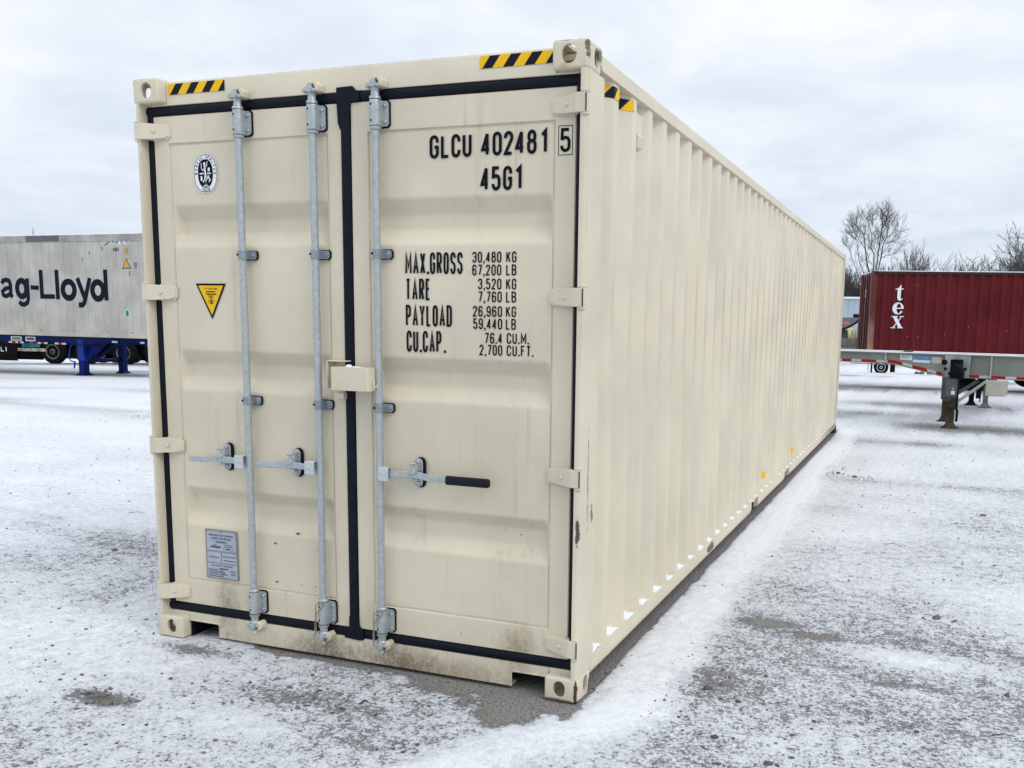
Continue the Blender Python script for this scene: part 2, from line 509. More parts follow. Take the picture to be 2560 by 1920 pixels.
def make_ground():
    xs = axis_lines(-260, -1.6, 6.4, 260, 0.018)
    ys = axis_lines(-40, -1.3, 3.2, 330, 0.018)
    X, Y = np.meshgrid(xs, ys)
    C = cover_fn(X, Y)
    near = sst(16, 5, np.hypot(X-3, Y))
    Z = ground_z(X, Y)
    lump = fbm(X*22, Y*22, 3)
    clump = fbm(X*48+9, Y*48, 2)
    cs = np.clip(C, 0, 1.1)
    Z = Z + near*(0.010*cs + 0.012*cs*(lump-0.5) + 0.011*(clump-0.5)*sst(0.1, 0.5, C))
    rx = 2.60 + np.where(Y < 0, 0.55*Y, 0)
    Z = Z + near*0.006*np.exp(-((X-rx)/0.15)**2)*sst(-1.4, -0.8, Y)*sst(12.6, 11.8, Y)
    # the container's feet rest on the ground
    feet = np.zeros_like(X)
    for fx, fy in ((0.08, 0.09), (2.36, 0.09), (0.08, 12.1), (2.36, 12.1)):
        feet = np.maximum(feet, sst(0.19, 0.12, np.maximum(np.abs(X-fx), np.abs(Y-fy))))
    Z = Z*(1-feet) + feet*(-0.002)
    ny, nx = X.shape
    V = np.stack([X.ravel(), Y.ravel(), Z.ravel()], 1)
    idx = np.arange(ny*nx).reshape(ny, nx)
    F = np.stack([idx[:-1, :-1].ravel(), idx[:-1, 1:].ravel(), idx[1:, 1:].ravel(), idx[1:, :-1].ravel()], 1)
    me = bpy.data.meshes.new('snowy_ground')
    me.vertices.add(len(V)); me.vertices.foreach_set('co', V.ravel())
    me.loops.add(F.size); me.loops.foreach_set('vertex_index', F.ravel())
    me.polygons.add(len(F)); me.polygons.foreach_set('loop_start', np.arange(0, F.size, 4))
    me.polygons.foreach_set('loop_total', np.full(len(F), 4))
    me.update(calc_edges=True)
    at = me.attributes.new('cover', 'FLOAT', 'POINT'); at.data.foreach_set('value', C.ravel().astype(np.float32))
    me.polygons.foreach_set('use_smooth', [True]*len(F))
    mt, t, p = newmat('snow_on_gravel')
    g = t.nodes.new('ShaderNodeNewGeometry'); pos = g.outputs['Position']
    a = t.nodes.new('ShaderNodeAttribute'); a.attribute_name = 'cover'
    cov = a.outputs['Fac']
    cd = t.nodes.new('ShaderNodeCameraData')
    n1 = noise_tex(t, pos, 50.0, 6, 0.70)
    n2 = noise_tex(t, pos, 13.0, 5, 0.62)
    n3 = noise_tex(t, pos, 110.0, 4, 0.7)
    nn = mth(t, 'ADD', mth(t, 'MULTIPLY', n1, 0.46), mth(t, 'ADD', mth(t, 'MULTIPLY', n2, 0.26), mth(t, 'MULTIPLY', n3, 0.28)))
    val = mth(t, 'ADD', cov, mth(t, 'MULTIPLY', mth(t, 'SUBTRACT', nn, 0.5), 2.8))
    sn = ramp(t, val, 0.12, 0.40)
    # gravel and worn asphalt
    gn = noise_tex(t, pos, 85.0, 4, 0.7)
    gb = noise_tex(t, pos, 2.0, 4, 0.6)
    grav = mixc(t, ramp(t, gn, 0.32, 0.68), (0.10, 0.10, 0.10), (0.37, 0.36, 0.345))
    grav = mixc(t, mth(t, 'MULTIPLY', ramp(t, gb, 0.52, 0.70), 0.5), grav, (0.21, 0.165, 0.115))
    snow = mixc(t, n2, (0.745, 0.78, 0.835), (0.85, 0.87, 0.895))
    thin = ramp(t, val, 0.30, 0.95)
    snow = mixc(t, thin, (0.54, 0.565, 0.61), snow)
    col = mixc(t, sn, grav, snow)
    setin(t, p, 'Base Color', col)
    setin(t, p, 'Roughness', ramp(t, sn, 0, 1, 0.85, 0.7)); setin(t, p, 'Specular IOR Level', 0.2)
    hgt = mth(t, 'ADD', mth(t, 'MULTIPLY', sn, 0.55), mth(t, 'MULTIPLY', nn, 0.9))
    bm = t.nodes.new('ShaderNodeBump'); bm.inputs['Strength'].default_value = 0.85; bm.inputs['Distance'].default_value = 0.020
    t.links.new(hgt, bm.inputs['Height']); t.links.new(bm.outputs[0], p.inputs['Normal'])
    me.materials.append(mt)
    o = bpy.data.objects.new('snowy_ground', me); COL.objects.link(o)
    tag(o, 'gravel yard dusted with thin snow, a clean white ridge along the container', kind='structure')
    return o
make_ground()

def make_stones():
    rng = np.random.RandomState(3)
    ico = [(0,0,1),(.894,0,.447),(.276,.851,.447),(-.724,.526,.447),(-.724,-.526,.447),(.276,-.851,.447),
           (.724,.526,-.447),(-.276,.851,-.447),(-.894,0,-.447),(-.276,-.851,-.447),(.724,-.526,-.447),(0,0,-1)]
    icf = [(0,1,2),(0,2,3),(0,3,4),(0,4,5),(0,5,1),(1,6,2),(2,7,3),(3,8,4),(4,9,5),(5,10,1),
           (6,7,2),(7,8,3),(8,9,4),(9,10,5),(10,6,1),(11,7,6),(11,8,7),(11,9,8),(11,10,9),(11,6,10)]
    ico = np.array(ico); icf = np.array(icf)
    N = 17000
    ang = rng.rand(N)*2*PI; rad = 0.6 + 15*rng.rand(N)**1.55
    x = 2.6 + rad*np.cos(ang); y = -0.6 + rad*np.sin(ang)*1.0
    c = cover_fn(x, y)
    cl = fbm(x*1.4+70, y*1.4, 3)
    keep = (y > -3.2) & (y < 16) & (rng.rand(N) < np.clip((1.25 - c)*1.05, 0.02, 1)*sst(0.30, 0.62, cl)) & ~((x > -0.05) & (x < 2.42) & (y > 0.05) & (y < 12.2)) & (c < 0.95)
    x, y = x[keep], y[keep]; n = len(x)
    s = 0.0028 + 0.0075*rng.rand(n)**3.4 + 0.003*sst(4, 12, np.hypot(x-3, y+3))
    extra = [(3.986, 2.049, .030), (-3.457, 4.212, .035), (2.95, .42, .020), (3.02, .50, .026), (2.86, .55, .016), (3.12, .32, .015),
             (-.35, 1.9, .02), (-1.7, 1.3, .022), (-2.1, 2.4, .026), (3.35, -.25, .016), (3.1, -.1, .018), (3.9, .3, .014), (4.3, .9, .016), (1.0, -.28, .014),
             (3.1, 7.4, .03), (2.9, 7.6, .03), (4.8, 4.0, .022), (4.4, 5.6, .026)]
    for i in range(46):
        extra.append((.42 + rng.randn()*.10, -.775 + rng.randn()*.035, .006 + .011*rng.rand()))
    for i in range(24):
        extra.append((1.25 + rng.randn()*.18, -.42 + rng.randn()*.06, .005 + .008*rng.rand()))
    ex = np.array(extra); x = np.concatenate([x, ex[:, 0]]); y = np.concatenate([y, ex[:, 1]]); s = np.concatenate([s, ex[:, 2]]); n = len(x)
    near = sst(16, 5, np.hypot(x-3, y)); cs = np.clip(cover_fn(x, y), 0, 1.1)
    z = ground_z(x, y) + near*0.012*cs
    V = np.zeros((n, 12, 3)); 
    sc = np.stack([s*(0.8+0.6*rng.rand(n)), s*(0.8+0.6*rng.rand(n)), s*(0.5+0.4*rng.rand(n))], 1)
    a = rng.rand(n)*2*PI
    P = ico[None]*(0.72 + 0.5*rng.rand(n, 12, 1))*sc[:, None, :]
    V[:, :, 0] = P[:, :, 0]*np.cos(a)[:, None] - P[:, :, 1]*np.sin(a)[:, None] + x[:, None]
    V[:, :, 1] = P[:, :, 0]*np.sin(a)[:, None] + P[:, :, 1]*np.cos(a)[:, None] + y[:, None]
    V[:, :, 2] = P[:, :, 2] + (z + s*0.02)[:, None]
    F = (icf[None] + (np.arange(n)*12)[:, None, None]).reshape(-1, 3)
    V = V.reshape(-1, 3)
    me = bpy.data.meshes.new('gravel_stones')
    me.vertices.add(len(V)); me.vertices.foreach_set('co', V.ravel())
    me.loops.add(F.size); me.loops.foreach_set('vertex_index', F.ravel())
    me.polygons.add(len(F)); me.polygons.foreach_set('loop_start', np.arange(0, F.size, 3)); me.polygons.foreach_set('loop_total', np.full(len(F), 3))
    me.update(calc_edges=True)
    mt, t, p = newmat('gravel_stone')
    g = t.nodes.new('ShaderNodeNewGeometry')
    nz = noise_tex(t, g.outputs['Position'], 9.0, 2, 0.5)
    c_ = mixc(t, g.outputs['Random Per Island'], (0.045, 0.047, 0.052), (0.20, 0.19, 0.18))
    c_ = mixc(t, mth(t, 'MULTIPLY', nz, 0.3), c_, (0.12, 0.09, 0.07))
    setin(t, p, 'Base Color', c_); setin(t, p, 'Roughness', 0.8)
    me.materials.append(mt)
    o = bpy.data.objects.new('gravel_stones', me); COL.objects.link(o)
    tag(o, 'small dark stones lying loose in the thin snow', 'gravel', kind='stuff')
make_stones()

def make_twigs():
    rng = random.Random(5)
    mb = MB()
    spots = [(2.742, 7.5), (2.85, 7.4), (2.99, 7.47), (2.95, 7.9), (3.2, 7.2), (2.6, 8.6), (3.6, 6.4)]
    for (x, y) in spots[:5]:
        for k in range(4):
            a = rng.random()*2*PI; l = 0.02 + 0.045*rng.random()
            px, py = x + rng.gauss(0, .09), y + rng.gauss(0, .06)
            mb.tube([(px, py, 0.0), (px + .4*l*math.cos(a), py + .4*l*math.sin(a), l*.6), (px + l*math.cos(a), py + l*math.sin(a), l*.8)], [.004, .003, .001], 4)
    for (x, y, a, l) in ((4.2, .35, .3, .10), (4.35, .30, 2.6, .07), (3.6, 3.9, .2, .12), (-2.0, 3.1, .2, .2), (-2.6, 2.3, .5, .14)):
        mb.tube([(x, y, .02), (x + l*math.cos(a)/2, y + l*math.sin(a)/2, .03), (x + l*math.cos(a), y + l*math.sin(a), .018)], [.003, .0025, .001], 4)
    o = mb.build('dry_weeds', plain('dry_stem', (0.05, 0.045, 0.035), 0.8), smooth=60)
    tag(o, 'sparse dry weed stems poking out of the snow', 'weeds', kind='stuff')
make_twigs()

# ------------------------------------------------------------------ lettering
K = 0.20
def arc(cx, cy, rx, ry, a0, a1, n=7):
    return [(cx + rx*math.cos(R(a0 + (a1-a0)*i/n)), cy + ry*math.sin(R(a0 + (a1-a0)*i/n))) for i in range(n+1)]
GL = {
 'O': [[*arc(.5, 1-K, .5, K, 0, 180), *arc(.5, K, .5, K, 180, 360), (1, 1-K)]],
 'C': [[(1, .70), *arc(.5, 1-K, .5, K, 0, 180), *arc(.5, K, .5, K, 180, 360), (1, .30)]],
 'G': [[(1, .70), *arc(.5, 1-K, .5, K, 0, 180), *arc(.5, K, .5, K, 180, 360), (1, .48), (.55, .48)]],
 'L': [[(0, 1), (0, 0), (1, 0)]],
 'U': [[(0, 1), *arc(.5, K, .5, K, 180, 360), (1, 1)]],
 '1': [[(.15, .80), (.75, .98), (.75, 0)]],
 '2': [[(0, .74), *arc(.5, 1-K, .5, K, 180, 0), (1, .70), (0, 0), (1, 0)]],
 '3': [[(0, .76), *arc(.5, 1-K, .5, K, 180, 0), (1, .62), (.8, .54), (.45, .52)], [(.45, .52), (.85, .49), (1, .40), *arc(.5, K, .5, K, 0, -180), (0, .24)]],
 '4': [[(.72, 1), (0, .24), (1, .24)], [(.72, 1), (.72, 0)]],
 '5': [[(.95, 1), (.07, 1), (.02, .50)], [(.02, .52), (.2, .60), (.5, .63), (.82, .59), (1, .46), *arc(.5, K, .5, K, 0, -180), (0, .24)]],
 '6': [[(1, .76), *arc(.5, 1-K, .5, K, 0, 180), *arc(.5, K, .5, K, 180, 360), (1, .40), (.85, .54), (.5, .58), (.15, .54), (0, .44)]],
 '7': [[(0, .985), (1, .985), (.35, 0)]],
 '8': [[*arc(.5, .80, .46, .20, 0, 180), (.06, .66), (.22, .55), (.78, .55), (.94, .66), (.96, .80)], [(.22, .55), (0, .42), *arc(.5, K, .5, K, 180, 360), (1, .42), (.78, .55)]],
 '9': [[(0, .24), *arc(.5, K, .5, K, 180, 360), *arc(.5, 1-K, .5, K, 0, 180), (0, .60), (.15, .46), (.5, .42), (.85, .46), (1, .56)]],
 'A': [[(0, 0), (.5, 1), (1, 0)], [(.17, .3), (.83, .3)]],
 'B': [[(0, 0), (0, 1), (.6, 1), (.93, .92), (.97, .76), (.88, .60), (.6, .53), (0, .53)], [(.6, .53), (.9, .46), (1, .3), (.93, .07), (.6, 0), (0, 0)]],
 'D': [[(0, 0), (0, 1), (.5, 1), *arc(.5, 1-K, .5, K, 80, 0, 4), *arc(.5, K, .5, K, 0, -80, 4), (.5, 0), (0, 0)]],
 'E': [[(1, 1), (0, 1), (0, 0), (1, 0)], [(0, .53), (.85, .53)]],
 'F': [[(1, 1), (0, 1), (0, 0)], [(0, .53), (.85, .53)]],
 'K': [[(0, 1), (0, 0)], [(1, 1), (0, .38)], [(.35, .60), (1, 0)]],
 'M': [[(0, 0), (0, 1), (.5, .30), (1, 1), (1, 0)]],
 'P': [[(0, 0), (0, 1), (.6, 1), (.93, .92), (1, .74), (.93, .54), (.6, .46), (0, .46)]],
 'R': [[(0, 0), (0, 1), (.6, 1), (.93, .92), (1, .75), (.93, .56), (.6, .48), (0, .48)], [(.5, .48), (1, 0)]],
 'S': [[(1, .76), *arc(.5, 1-K, .5, K, 0, 180), (0, .68), (.15, .57), (.85, .45), (1, .34), *arc(.5, K, .5, K, 0, -180), (0, .24)]],
 'T': [[(0, 1), (1, 1)], [(.5, 1), (.5, 0)]],
 'X': [[(0, 0), (1, 1)], [(0, 1), (1, 0)]],
 'Y': [[(0, 1), (.5, .46), (1, 1)], [(.5, .46), (.5, 0)]],
 'V': [[(0, 1), (.5, 0), (1, 1)]],
 'I': [[(.5, 1), (.5, 0)]],
 'N': [[(0, 0), (0, 1), (1, 0), (1, 1)]],
 'H': [[(0, 0), (0, 1)], [(1, 0), (1, 1)], [(0, .5), (1, .5)]],
}
GL['0'] = GL['O']

def ribbon(mb, pts, w, P, eps):
    """pts in metres (u, v); P maps (u, v, k) to 3D; eps index lifts the stroke a hair"""
    pts = [Vector(p) for p in pts]
    q = [pts[0]]
    for p in pts[1:]:
        if (p - q[-1]).length > 1e-6: q.append(p)
    pts = q
    closed = (pts[0] - pts[-1]).length < 1e-5 and len(pts) > 3
    if closed: pts = pts[:-1]
    n = len(pts); L_, R_ = [], []
    for i, p in enumerate(pts):
        if closed or 0 < i < n-1:
            a = (p - pts[i-1]).normalized(); b = (pts[(i+1) % n] - p).normalized()
            na = Vector((-a.y, a.x)); nb = Vector((-b.y, b.x)); mm = na + nb
            if mm.length < 1e-6: mm = na
            mm.normalize(); k = w*.5/max(0.35, mm.dot(na))
            L_.append(p + mm*k); R_.append(p - mm*k)
        else:
            a = (pts[1]-pts[0]) if i == 0 else (pts[-1]-pts[-2]); a.normalize(); na = Vector((-a.y, a.x))
            L_.append(p + na*w*.5); R_.append(p - na*w*.5)
    vs = [P(v.x, v.y, eps) for v in L_] + [P(v.x, v.y, eps) for v in R_]
    fs = []
    for i in range(n if closed else n-1):
        j = (i+1) % n; fs.append((i, j, n+j, n+i))
    mb.add(vs, fs)

def glyph(mb, ch, x, z, w, h, s, P):
    if ch == ' ': return
    if ch in '.,':
        d = s*1.15
        ribbon(mb, [(x, z + d/2), (x + d, z + d/2)], d, P, 0)
        if ch == ',': ribbon(mb, [(x + d*.7, z), (x + d*.25, z - d*.9)], d*.5, P, 1)
        return
    if ch == '-':
        ribbon(mb, [(x, z + h*.45), (x + w, z + h*.45)], s, P, 0); return
    for k, st in enumerate(GL[ch]):
        ribbon(mb, [(x + s/2 + u*(w-s), z + s/2 + v*(h-s)) for u, v in st], s, P, k)

def line(mb, text, x0, x1, z0, z1, s, P, ratios=None, gap=0.28):
    """fit a line of lettering between x0 and x1"""
    wd = []
    for ch in text:
        wd.append(0.32 if ch in '.,' else 0.62 if ch == '1' else 0.55 if ch == 'I' else 1.25 if ch == 'M' else 0.8 if ch == ' ' else 0.9 if ch in 'LEF' else 1.05 if ch == 'A' else 1.0)
    tot = sum(wd) + gap*(len(text)-1)
    u = (x1-x0)/tot; x = x0
    for ch, w in zip(text, wd):
        glyph(mb, ch, x, z0, w*u, z1-z0, s, P); x += (w+gap)*u

def fonttext(body, w=None, h=None, offset=0.0, align='LEFT'):
    cu = bpy.data.curves.new('t', 'FONT'); cu.body = body; cu.size = 1.0; cu.offset = offset
    cu.resolution_u = 3
    o = bpy.data.objects.new('t', cu); COL.objects.link(o)
    dg = bpy.context.evaluated_depsgraph_get()
    me = bpy.data.meshes.new_from_object(o.evaluated_get(dg))
    vs = [Vector(v.co) for v in me.vertices]; fs = [tuple(p.vertices) for p in me.polygons]
    bpy.data.objects.remove(o); bpy.data.curves.remove(cu); bpy.data.meshes.remove(me)
    x0 = min(v.x for v in vs); x1 = max(v.x for v in vs); y0 = min(v.y for v in vs); y1 = max(v.y for v in vs)
    return [((v.x-x0)/(x1-x0), (v.y-y0)/(y1-y0)) for v in vs], fs

def put_font(mb, body, x0, x1, z0, z1, P, offset=0.0):
    vs, fs = fonttext(body, offset=offset)
    mb.add([P(x0 + u*(x1-x0), z0 + v*(z1-z0), 0) for u, v in vs], fs)

# ------------------------------------------------------------------ the cream container
box_root = empty('shipping_container', (0, 0, 0))
tag(box_root, 'cream forty foot shipping container with closed double doors, standing on the snow in the foreground', 'shipping container')

def stadium(cx, cy, w, h, n=8):
    r_ = min(w, h)/2; pts = []
    if h >= w:
        pts += [(cx + r_*math.cos(R(a)), cy + h/2 - r_ + r_*math.sin(R(a))) for a in np.linspace(0, 180, n)]
        pts += [(cx + r_*math.cos(R(a)), cy - h/2 + r_ + r_*math.sin(R(a))) for a in np.linspace(180, 360, n)]
    else:
        pts += [(cx + w/2 - r_ + r_*math.cos(R(a)), cy + r_*math.sin(R(a))) for a in np.linspace(-90, 90, n)]
        pts += [(cx - w/2 + r_ + r_*math.cos(R(a)), cy + r_*math.sin(R(a))) for a in np.linspace(90, 270, n)]
    return pts

def boolean_mesh(base, cutters, name):
    """base and cutters: MB objects; returns the cut mesh"""
    tmp = []
    bo = base.build('tmp_base', None or M['casting'])
    bv = bo.modifiers.new('b', 'BEVEL'); bv.width = 0.013; bv.segments = 3; bv.limit_method = 'ANGLE'
    for c in cutters:
        co = c.build('tmp_cut', M['casting']); tmp.append(co)
        bmod = bo.modifiers.new('c', 'BOOLEAN'); bmod.operation = 'DIFFERENCE'; bmod.object = co; bmod.solver = 'EXACT'
    dg = bpy.context.evaluated_depsgraph_get()
    me = bpy.data.meshes.new_from_object(bo.evaluated_get(dg))
    me.name = name
    for o in tmp + [bo]: bpy.data.objects.remove(o)
    me.polygons.foreach_set('use_smooth', [True]*len(me.polygons)); me.set_sharp_from_angle(angle=R(35))
    return me

def casting_mesh(top):
    b = MB().box(0, .162, 0, .178, 0, .118)
    cav = MB().box(.014, .148, .014, .164, .014, .104)
    if top:
        h1 = MB().prism(stadium(.086, .060, .068, .079), 'y', -.05, .05)
        h2 = MB().prism(stadium(.105, .060, .062, .082), 'x', -.05, .05)
        h3 = MB().prism(stadium(.081, .089, .06, .12), 'z', .09, .2)
    else:
        h1 = MB().prism(stadium(.088, .062, .058, .078), 'y', -.05, .05)
        h2 = MB().prism(stadium(.112, .062, .050, .086), 'x', -.05, .05)
        h3 = MB().prism(stadium(.081, .089, .02, .04), 'z', -.05, .02)
    return boolean_mesh(b, [cav, h1, h2, h3], 'corner_casting')

cm_top, cm_bot = casting_mesh(True), casting_mesh(False)
def put_casting(me, x, y, z, fx, fy, mat, parent, label=None):
    m2 = me.copy()
    n = len(m2.vertices); co = np.empty(n*3, np.float32); m2.vertices.foreach_get('co', co); co = co.reshape(-1, 3)
    if fx: co[:, 0] = .162 - co[:, 0]
    if fy: co[:, 1] = .178 - co[:, 1]
    m2.vertices.foreach_set('co', co.ravel())
    if fx != fy: m2.flip_normals()
    m2.materials.clear(); m2.materials.append(mat)
    m2.update()
    o = bpy.data.objects.new('corner_casting', m2); COL.objects.link(o); o.location = (x, y, z); o.parent = parent
    if label: o['label'] = label
    return o
LX, LY, LZ = 2.438, 12.192, 2.896
for (x, fx) in ((0, False), (LX-.162, True)):
    put_casting(cm_top, x, 0, LZ-.118, fx, False, M['casting'], box_root)
    put_casting(cm_bot, x, 0, 0, fx, False, M['casting'], box_root, 'chipped rusty corner block' if fx else None)
    put_casting(cm_top, x, LY-.178, LZ-.118, fx, True, M['casting'], box_root)
    put_casting(cm_bot, x, LY-.178, 0, fx, True, M['cast_dark'], box_root, 'dark dirty corner block')

# corner posts: folded section, rounded outer edge
def post_poly(right):
    xo = LX - .002; r_ = .022
    pts = [(xo - r_ + r_*math.sin(R(a)), .002 + r_ - r_*math.cos(R(a))) for a in np.linspace(0, 90, 6)]
    pts = [(2.406, .002)] + pts + [(xo, .215), (2.385, .215), (2.385, .060), (2.406, .052)]
    return pts if right else [(LX - x, y) for x, y in pts][::-1]
for right in (False, True):
    mb = MB()
    mb.prism(post_poly(right), 'z', .116, LZ-.116)
    mb.build('corner_post', M['post'], box_root, smooth=40)
for x0, x1 in ((.003, .16), (LX-.16, LX-.003)):
    MB().box(x0, x1, LY-.16, LY-.003, .116, LZ-.116).build('corner_post', M['side'], box_root)

# header and sill
mb = MB()
mb.prism([(.052, 2.770), (.052, 2.872), (.060, 2.884), (.20, 2.884), (.20, 2.770)], 'x', .164, LX-.164)
mb.box(.034, .166, .053, .16, 2.7702, 2.779); mb.box(LX-.166, LX-.034, .053, .16, 2.7702, 2.779)
mb.build('door_header', M['cream'], box_root, bevel=.003)
mb = MB()
def sill_poly():
    p = [(.1635, .138), (.1635, .092), (.352, .092), (.366, .082), (.366, .020), (2.088, .020), (2.088, .082), (2.10, .092), (LX-.1635, .092), (LX-.1635, .138)]
    return p
mb.prism(sill_poly()[::-1], 'y', .050, .056)
mb.box(.035, LX-.035, .0562, .16, .117, .138)
mb2 = MB(); mb2.box(.166, LX-.166, .30, .31, .0, .172); mb2.box(.166, .172, .06, .30, .0, .117); mb2.box(LX-.172, LX-.166, .06, .30, .0, .117); mb2.box(.166, LX-.166, .16, .31, .118, .172)
mb2.build('cutout_shade_box', M['hole'], box_root)  # black box added behind the sill cutouts, standing in for the shade inside
# rolled edges of the fork openings
for a, b in (((.168, .094), (.356, .094)), ((2.098, .094), (LX-.168, .094))):
    mb.tube([(a[0], .052, a[1]), (b[0], .052, b[1])], .005, 6)
for xx in (.369, 2.085):
    mb.tube([(xx, .052, .02), (xx, .052, .09)], .0055, 6)
mb.box(.366, 2.088, .056, .11, .021, .030)
mb.build('door_sill', M['cream'], box_root, smooth=40)

# side wall with its corrugation
PITCH = 0.27855
XO, XI = 2.4260, 2.3810
OF, SF, IF = .072, .052, .1025      # outer flat, slope, inner flat
def corr_breaks(y_first, y_end):
    """(y, 1 outer / 0 inner) break points, outer flats ending at y_first + k*PITCH"""
    pts = []; k = 0
    while y_first + k*PITCH <= y_end:
        e = y_first + k*PITCH
        pts += [(e - OF - SF, 0), (e - OF, 1), (e, 1), (e + SF, 0)]
        k += 1
    return pts
br = corr_breaks(.446, LY-.19)
def side_x(y):
    """corrugated wall outer surface"""
    st_ = .446 - OF - SF
    if y < st_: return XI
    u = (y - st_) % PITCH
    if u < SF: return XI + (XO-XI)*u/SF
    if u < SF + OF: return XO
    if u < 2*SF + OF: return XO - (XO-XI)*(u-SF-OF)/SF
    return XI
def wall_mesh(flip=False):
    ys = [.20]
    for (y, o) in br:
        for d in (-.005, -.002, .002, .005): ys.append(y + d)
    ys += [LY-.16]
    ys = sorted(set(round(y, 5) for y in ys if .2 <= y <= LY-.16))
    def sx(y):
        return (side_x(y-.003) + side_x(y) + side_x(y+.003))/3
    zs = list(np.linspace(.15, 2.815, 22))
    vs = []; fs = []
    for y in ys:
        for z in zs:
            b = 0.0005*(mnoise.noise(Vector((y*1.1, z*.9, 3.0))))
            x = sx(y) + b
            vs.append((LX - x if flip else x, y, z))
    nz = len(zs)
    for i in range(len(ys)-1):
        for j in range(nz-1):
            a = i*nz + j; fs.append((a, a+nz, a+nz+1, a+1))
    m_ = MB(); m_.add(vs, fs); return m_
wall_mesh().build('side_wall', M['side'], box_root, smooth=60)
wall_mesh(True).build('side_wall', M['side'], box_root, smooth=60)

for s in (1, -1):
    X_ = (lambda x: x) if s == 1 else (lambda x: LX - x)
    # top rail
    mb = MB(); mb.prism([(X_(LX-.001), 2.805), (X_(LX-.001), 2.868), (X_(2.385), 2.868), (X_(2.385), 2.805)], 'y', .176, LY-.176)
    mb.build('top_side_rail', M['rail'], box_root, bevel=.003)
    # bottom rail with the two fork pockets
    prof = [(2.374, .178), (LX-.001, .178), (LX-.001, .104), (2.432, .100), (2.430, .086), (2.405, .070), (2.392, .070), (2.392, .165), (2.374, .165)]
    mb = MB()
    for ya, yb in ((.176, 4.39), (4.73, 6.385), (6.70, LY-.176)):
        mb.prism([(X_(x), z) for x, z in prof], 'y', ya, yb)
    mb.prism([(X_(2.374), .1795), (X_(LX-.004), .1795), (X_(LX-.004), .173), (X_(2.374), .173)], 'y', 4.385, 6.71)
    mb.build('bottom_side_rail', M['rail'], box_root)
# fork pockets, floor and cross members
for ya in (4.39, 6.385):
    mb = MB(); mb.box(.05, LX-.05, ya+.001, ya+.006, .045, .172); mb.box(.05, LX-.05, ya+.334, ya+.339, .045, .172); mb.box(.05, LX-.05, ya, ya+.34, .168, .1725)
    mb.build('fork_pocket', M['hole'], box_root)
mb = MB(); mb.box(.07, 2.370, .16, LY-.05, .1785, .20)
y = .42
while y < LY-.3:
    if not (4.33 < y < 4.78 or 6.33 < y < 6.75): mb.box(.06, 2.38, y, y+.045, .06, .1725)
    y += .32
mb.build('underfloor', M['under'], box_root)
MB().box(.04, LX-.04, .10, LY-.04, 2.838, 2.862).build('roof', M['side'], box_root)
mb = MB()
for i in range(9): mb.box(.165 + i*.235, .165 + i*.235 + .15, LY-.05, LY-.012, .17, 2.80)
mb.box(.16, LX-.16, LY-.06, LY-.04, .05, 2.88)
mb.build('end_wall', M['side'], box_root)

# ventilator box in the third recess
mb = MB()
vy0, vy1 = .748, .835
mb.prism([(2.389, 2.775), (2.410, 2.760), (2.410, 2.615), (2.432, 2.640), (2.432, 2.655), (2.418, 2.65), (2.418, 2.752), (2.402, 2.783), (2.389, 2.79)], 'y', vy0, vy1) if False else None
mb.prism([(2.380, 2.765), (2.420, 2.748), (2.420, 2.655), (2.434, 2.640), (2.424, 2.590), (2.380, 2.575)], 'y', vy0, vy1)
mb.box(2.388, 2.398, vy0+.01, vy1-.01, 2.553, 2.5745); mb.box(2.388, 2.398, vy0+.01, vy1-.01, 2.7525, 2.772)
mb.build('ventilator', M['cream'], box_root, bevel=.002)
mb = MB(); mb.box(2.388, 2.390, 4.03, 4.09, 2.60, 2.72); mb.box(2.39, 2.404, 4.035, 4.085, 2.63, 2.69)
mb.build('ventilator', M['cream'], box_root, bevel=.002)
# small yellow labels on the side wall
for ya, yb in ((4.93, 5.13), (6.88, 7.06)):
    mb = MB(); yy = list(np.linspace(ya, yb, 13))
    vs = []; fs = []
    for q in yy: vs += [(side_x(q)+.0022, q, .285), (side_x(q)+.0022, q, .35)]
    for i in range(len(yy)-1): fs.append((2*i, 2*i+2, 2*i+3, 2*i+1))
    mb.add(vs, fs); o = mb.build('pocket_label', [M['yellow'], M['ink']], box_root, fix=False)
    mk = MB()
    def PS(u, v, k, ya=ya, yb=yb): 
        q = ya + u*(yb-ya); return (side_x(q)+.0034+.0004*k, q, .285 + v*.065)
    for i, ch in enumerate('FT'):
        mk = MB(); glyph(mk, ch, .14+.3*i, .15, .22, .7, .06, PS)
        mk.build('lettering', M['ink'], o, fix=False)

def uv_strip(name, cols, mat, parent):
    """cols: list of (lower point, upper point, u)"""
    me = bpy.data.meshes.new(name)
    vs = []; fs = []
    for lo, up, u in cols: vs += [lo, up]
    for i in range(len(cols)-1): fs.append((2*i, 2*i+2, 2*i+3, 2*i+1))
    me.from_pydata(vs, [], fs)
    uvl = me.uv_layers.new(name='UVMap')
    for p in me.polygons:
        for li in p.loop_indices:
            vi = me.loops[li].vertex_index
            uvl.data[li].uv = (cols[vi//2][2], float(vi % 2))
    me.materials.append(mat)
    o = bpy.data.objects.new(name, me); COL.objects.link(o); o.parent = parent
    return o
for x0, x1 in ((.180, .530), (1.915, 2.268)):
    cols = [((x0 + (x1-x0)*i/4, .0495, 2.820), (x0 + (x1-x0)*i/4, .0495, 2.8715), i/4) for i in range(5)]
    uv_strip('hazard_tape', cols, M['hazard'], box_root)
cols = []; yy = sorted(set([.236, .665] + [round(b[0]+d, 4) for b in br for d in (-.006, 0, .006) if .24 < b[0] < .66] + list(np.linspace(.236, .665, 16))))
for q in yy: cols.append(((side_x(q)+.0028, q, 2.735), (side_x(q)+.0028, q, 2.787), (q-.236)/.429*1.1 - .19))
uv_strip('hazard_tape', cols, M['hazard'], box_root)

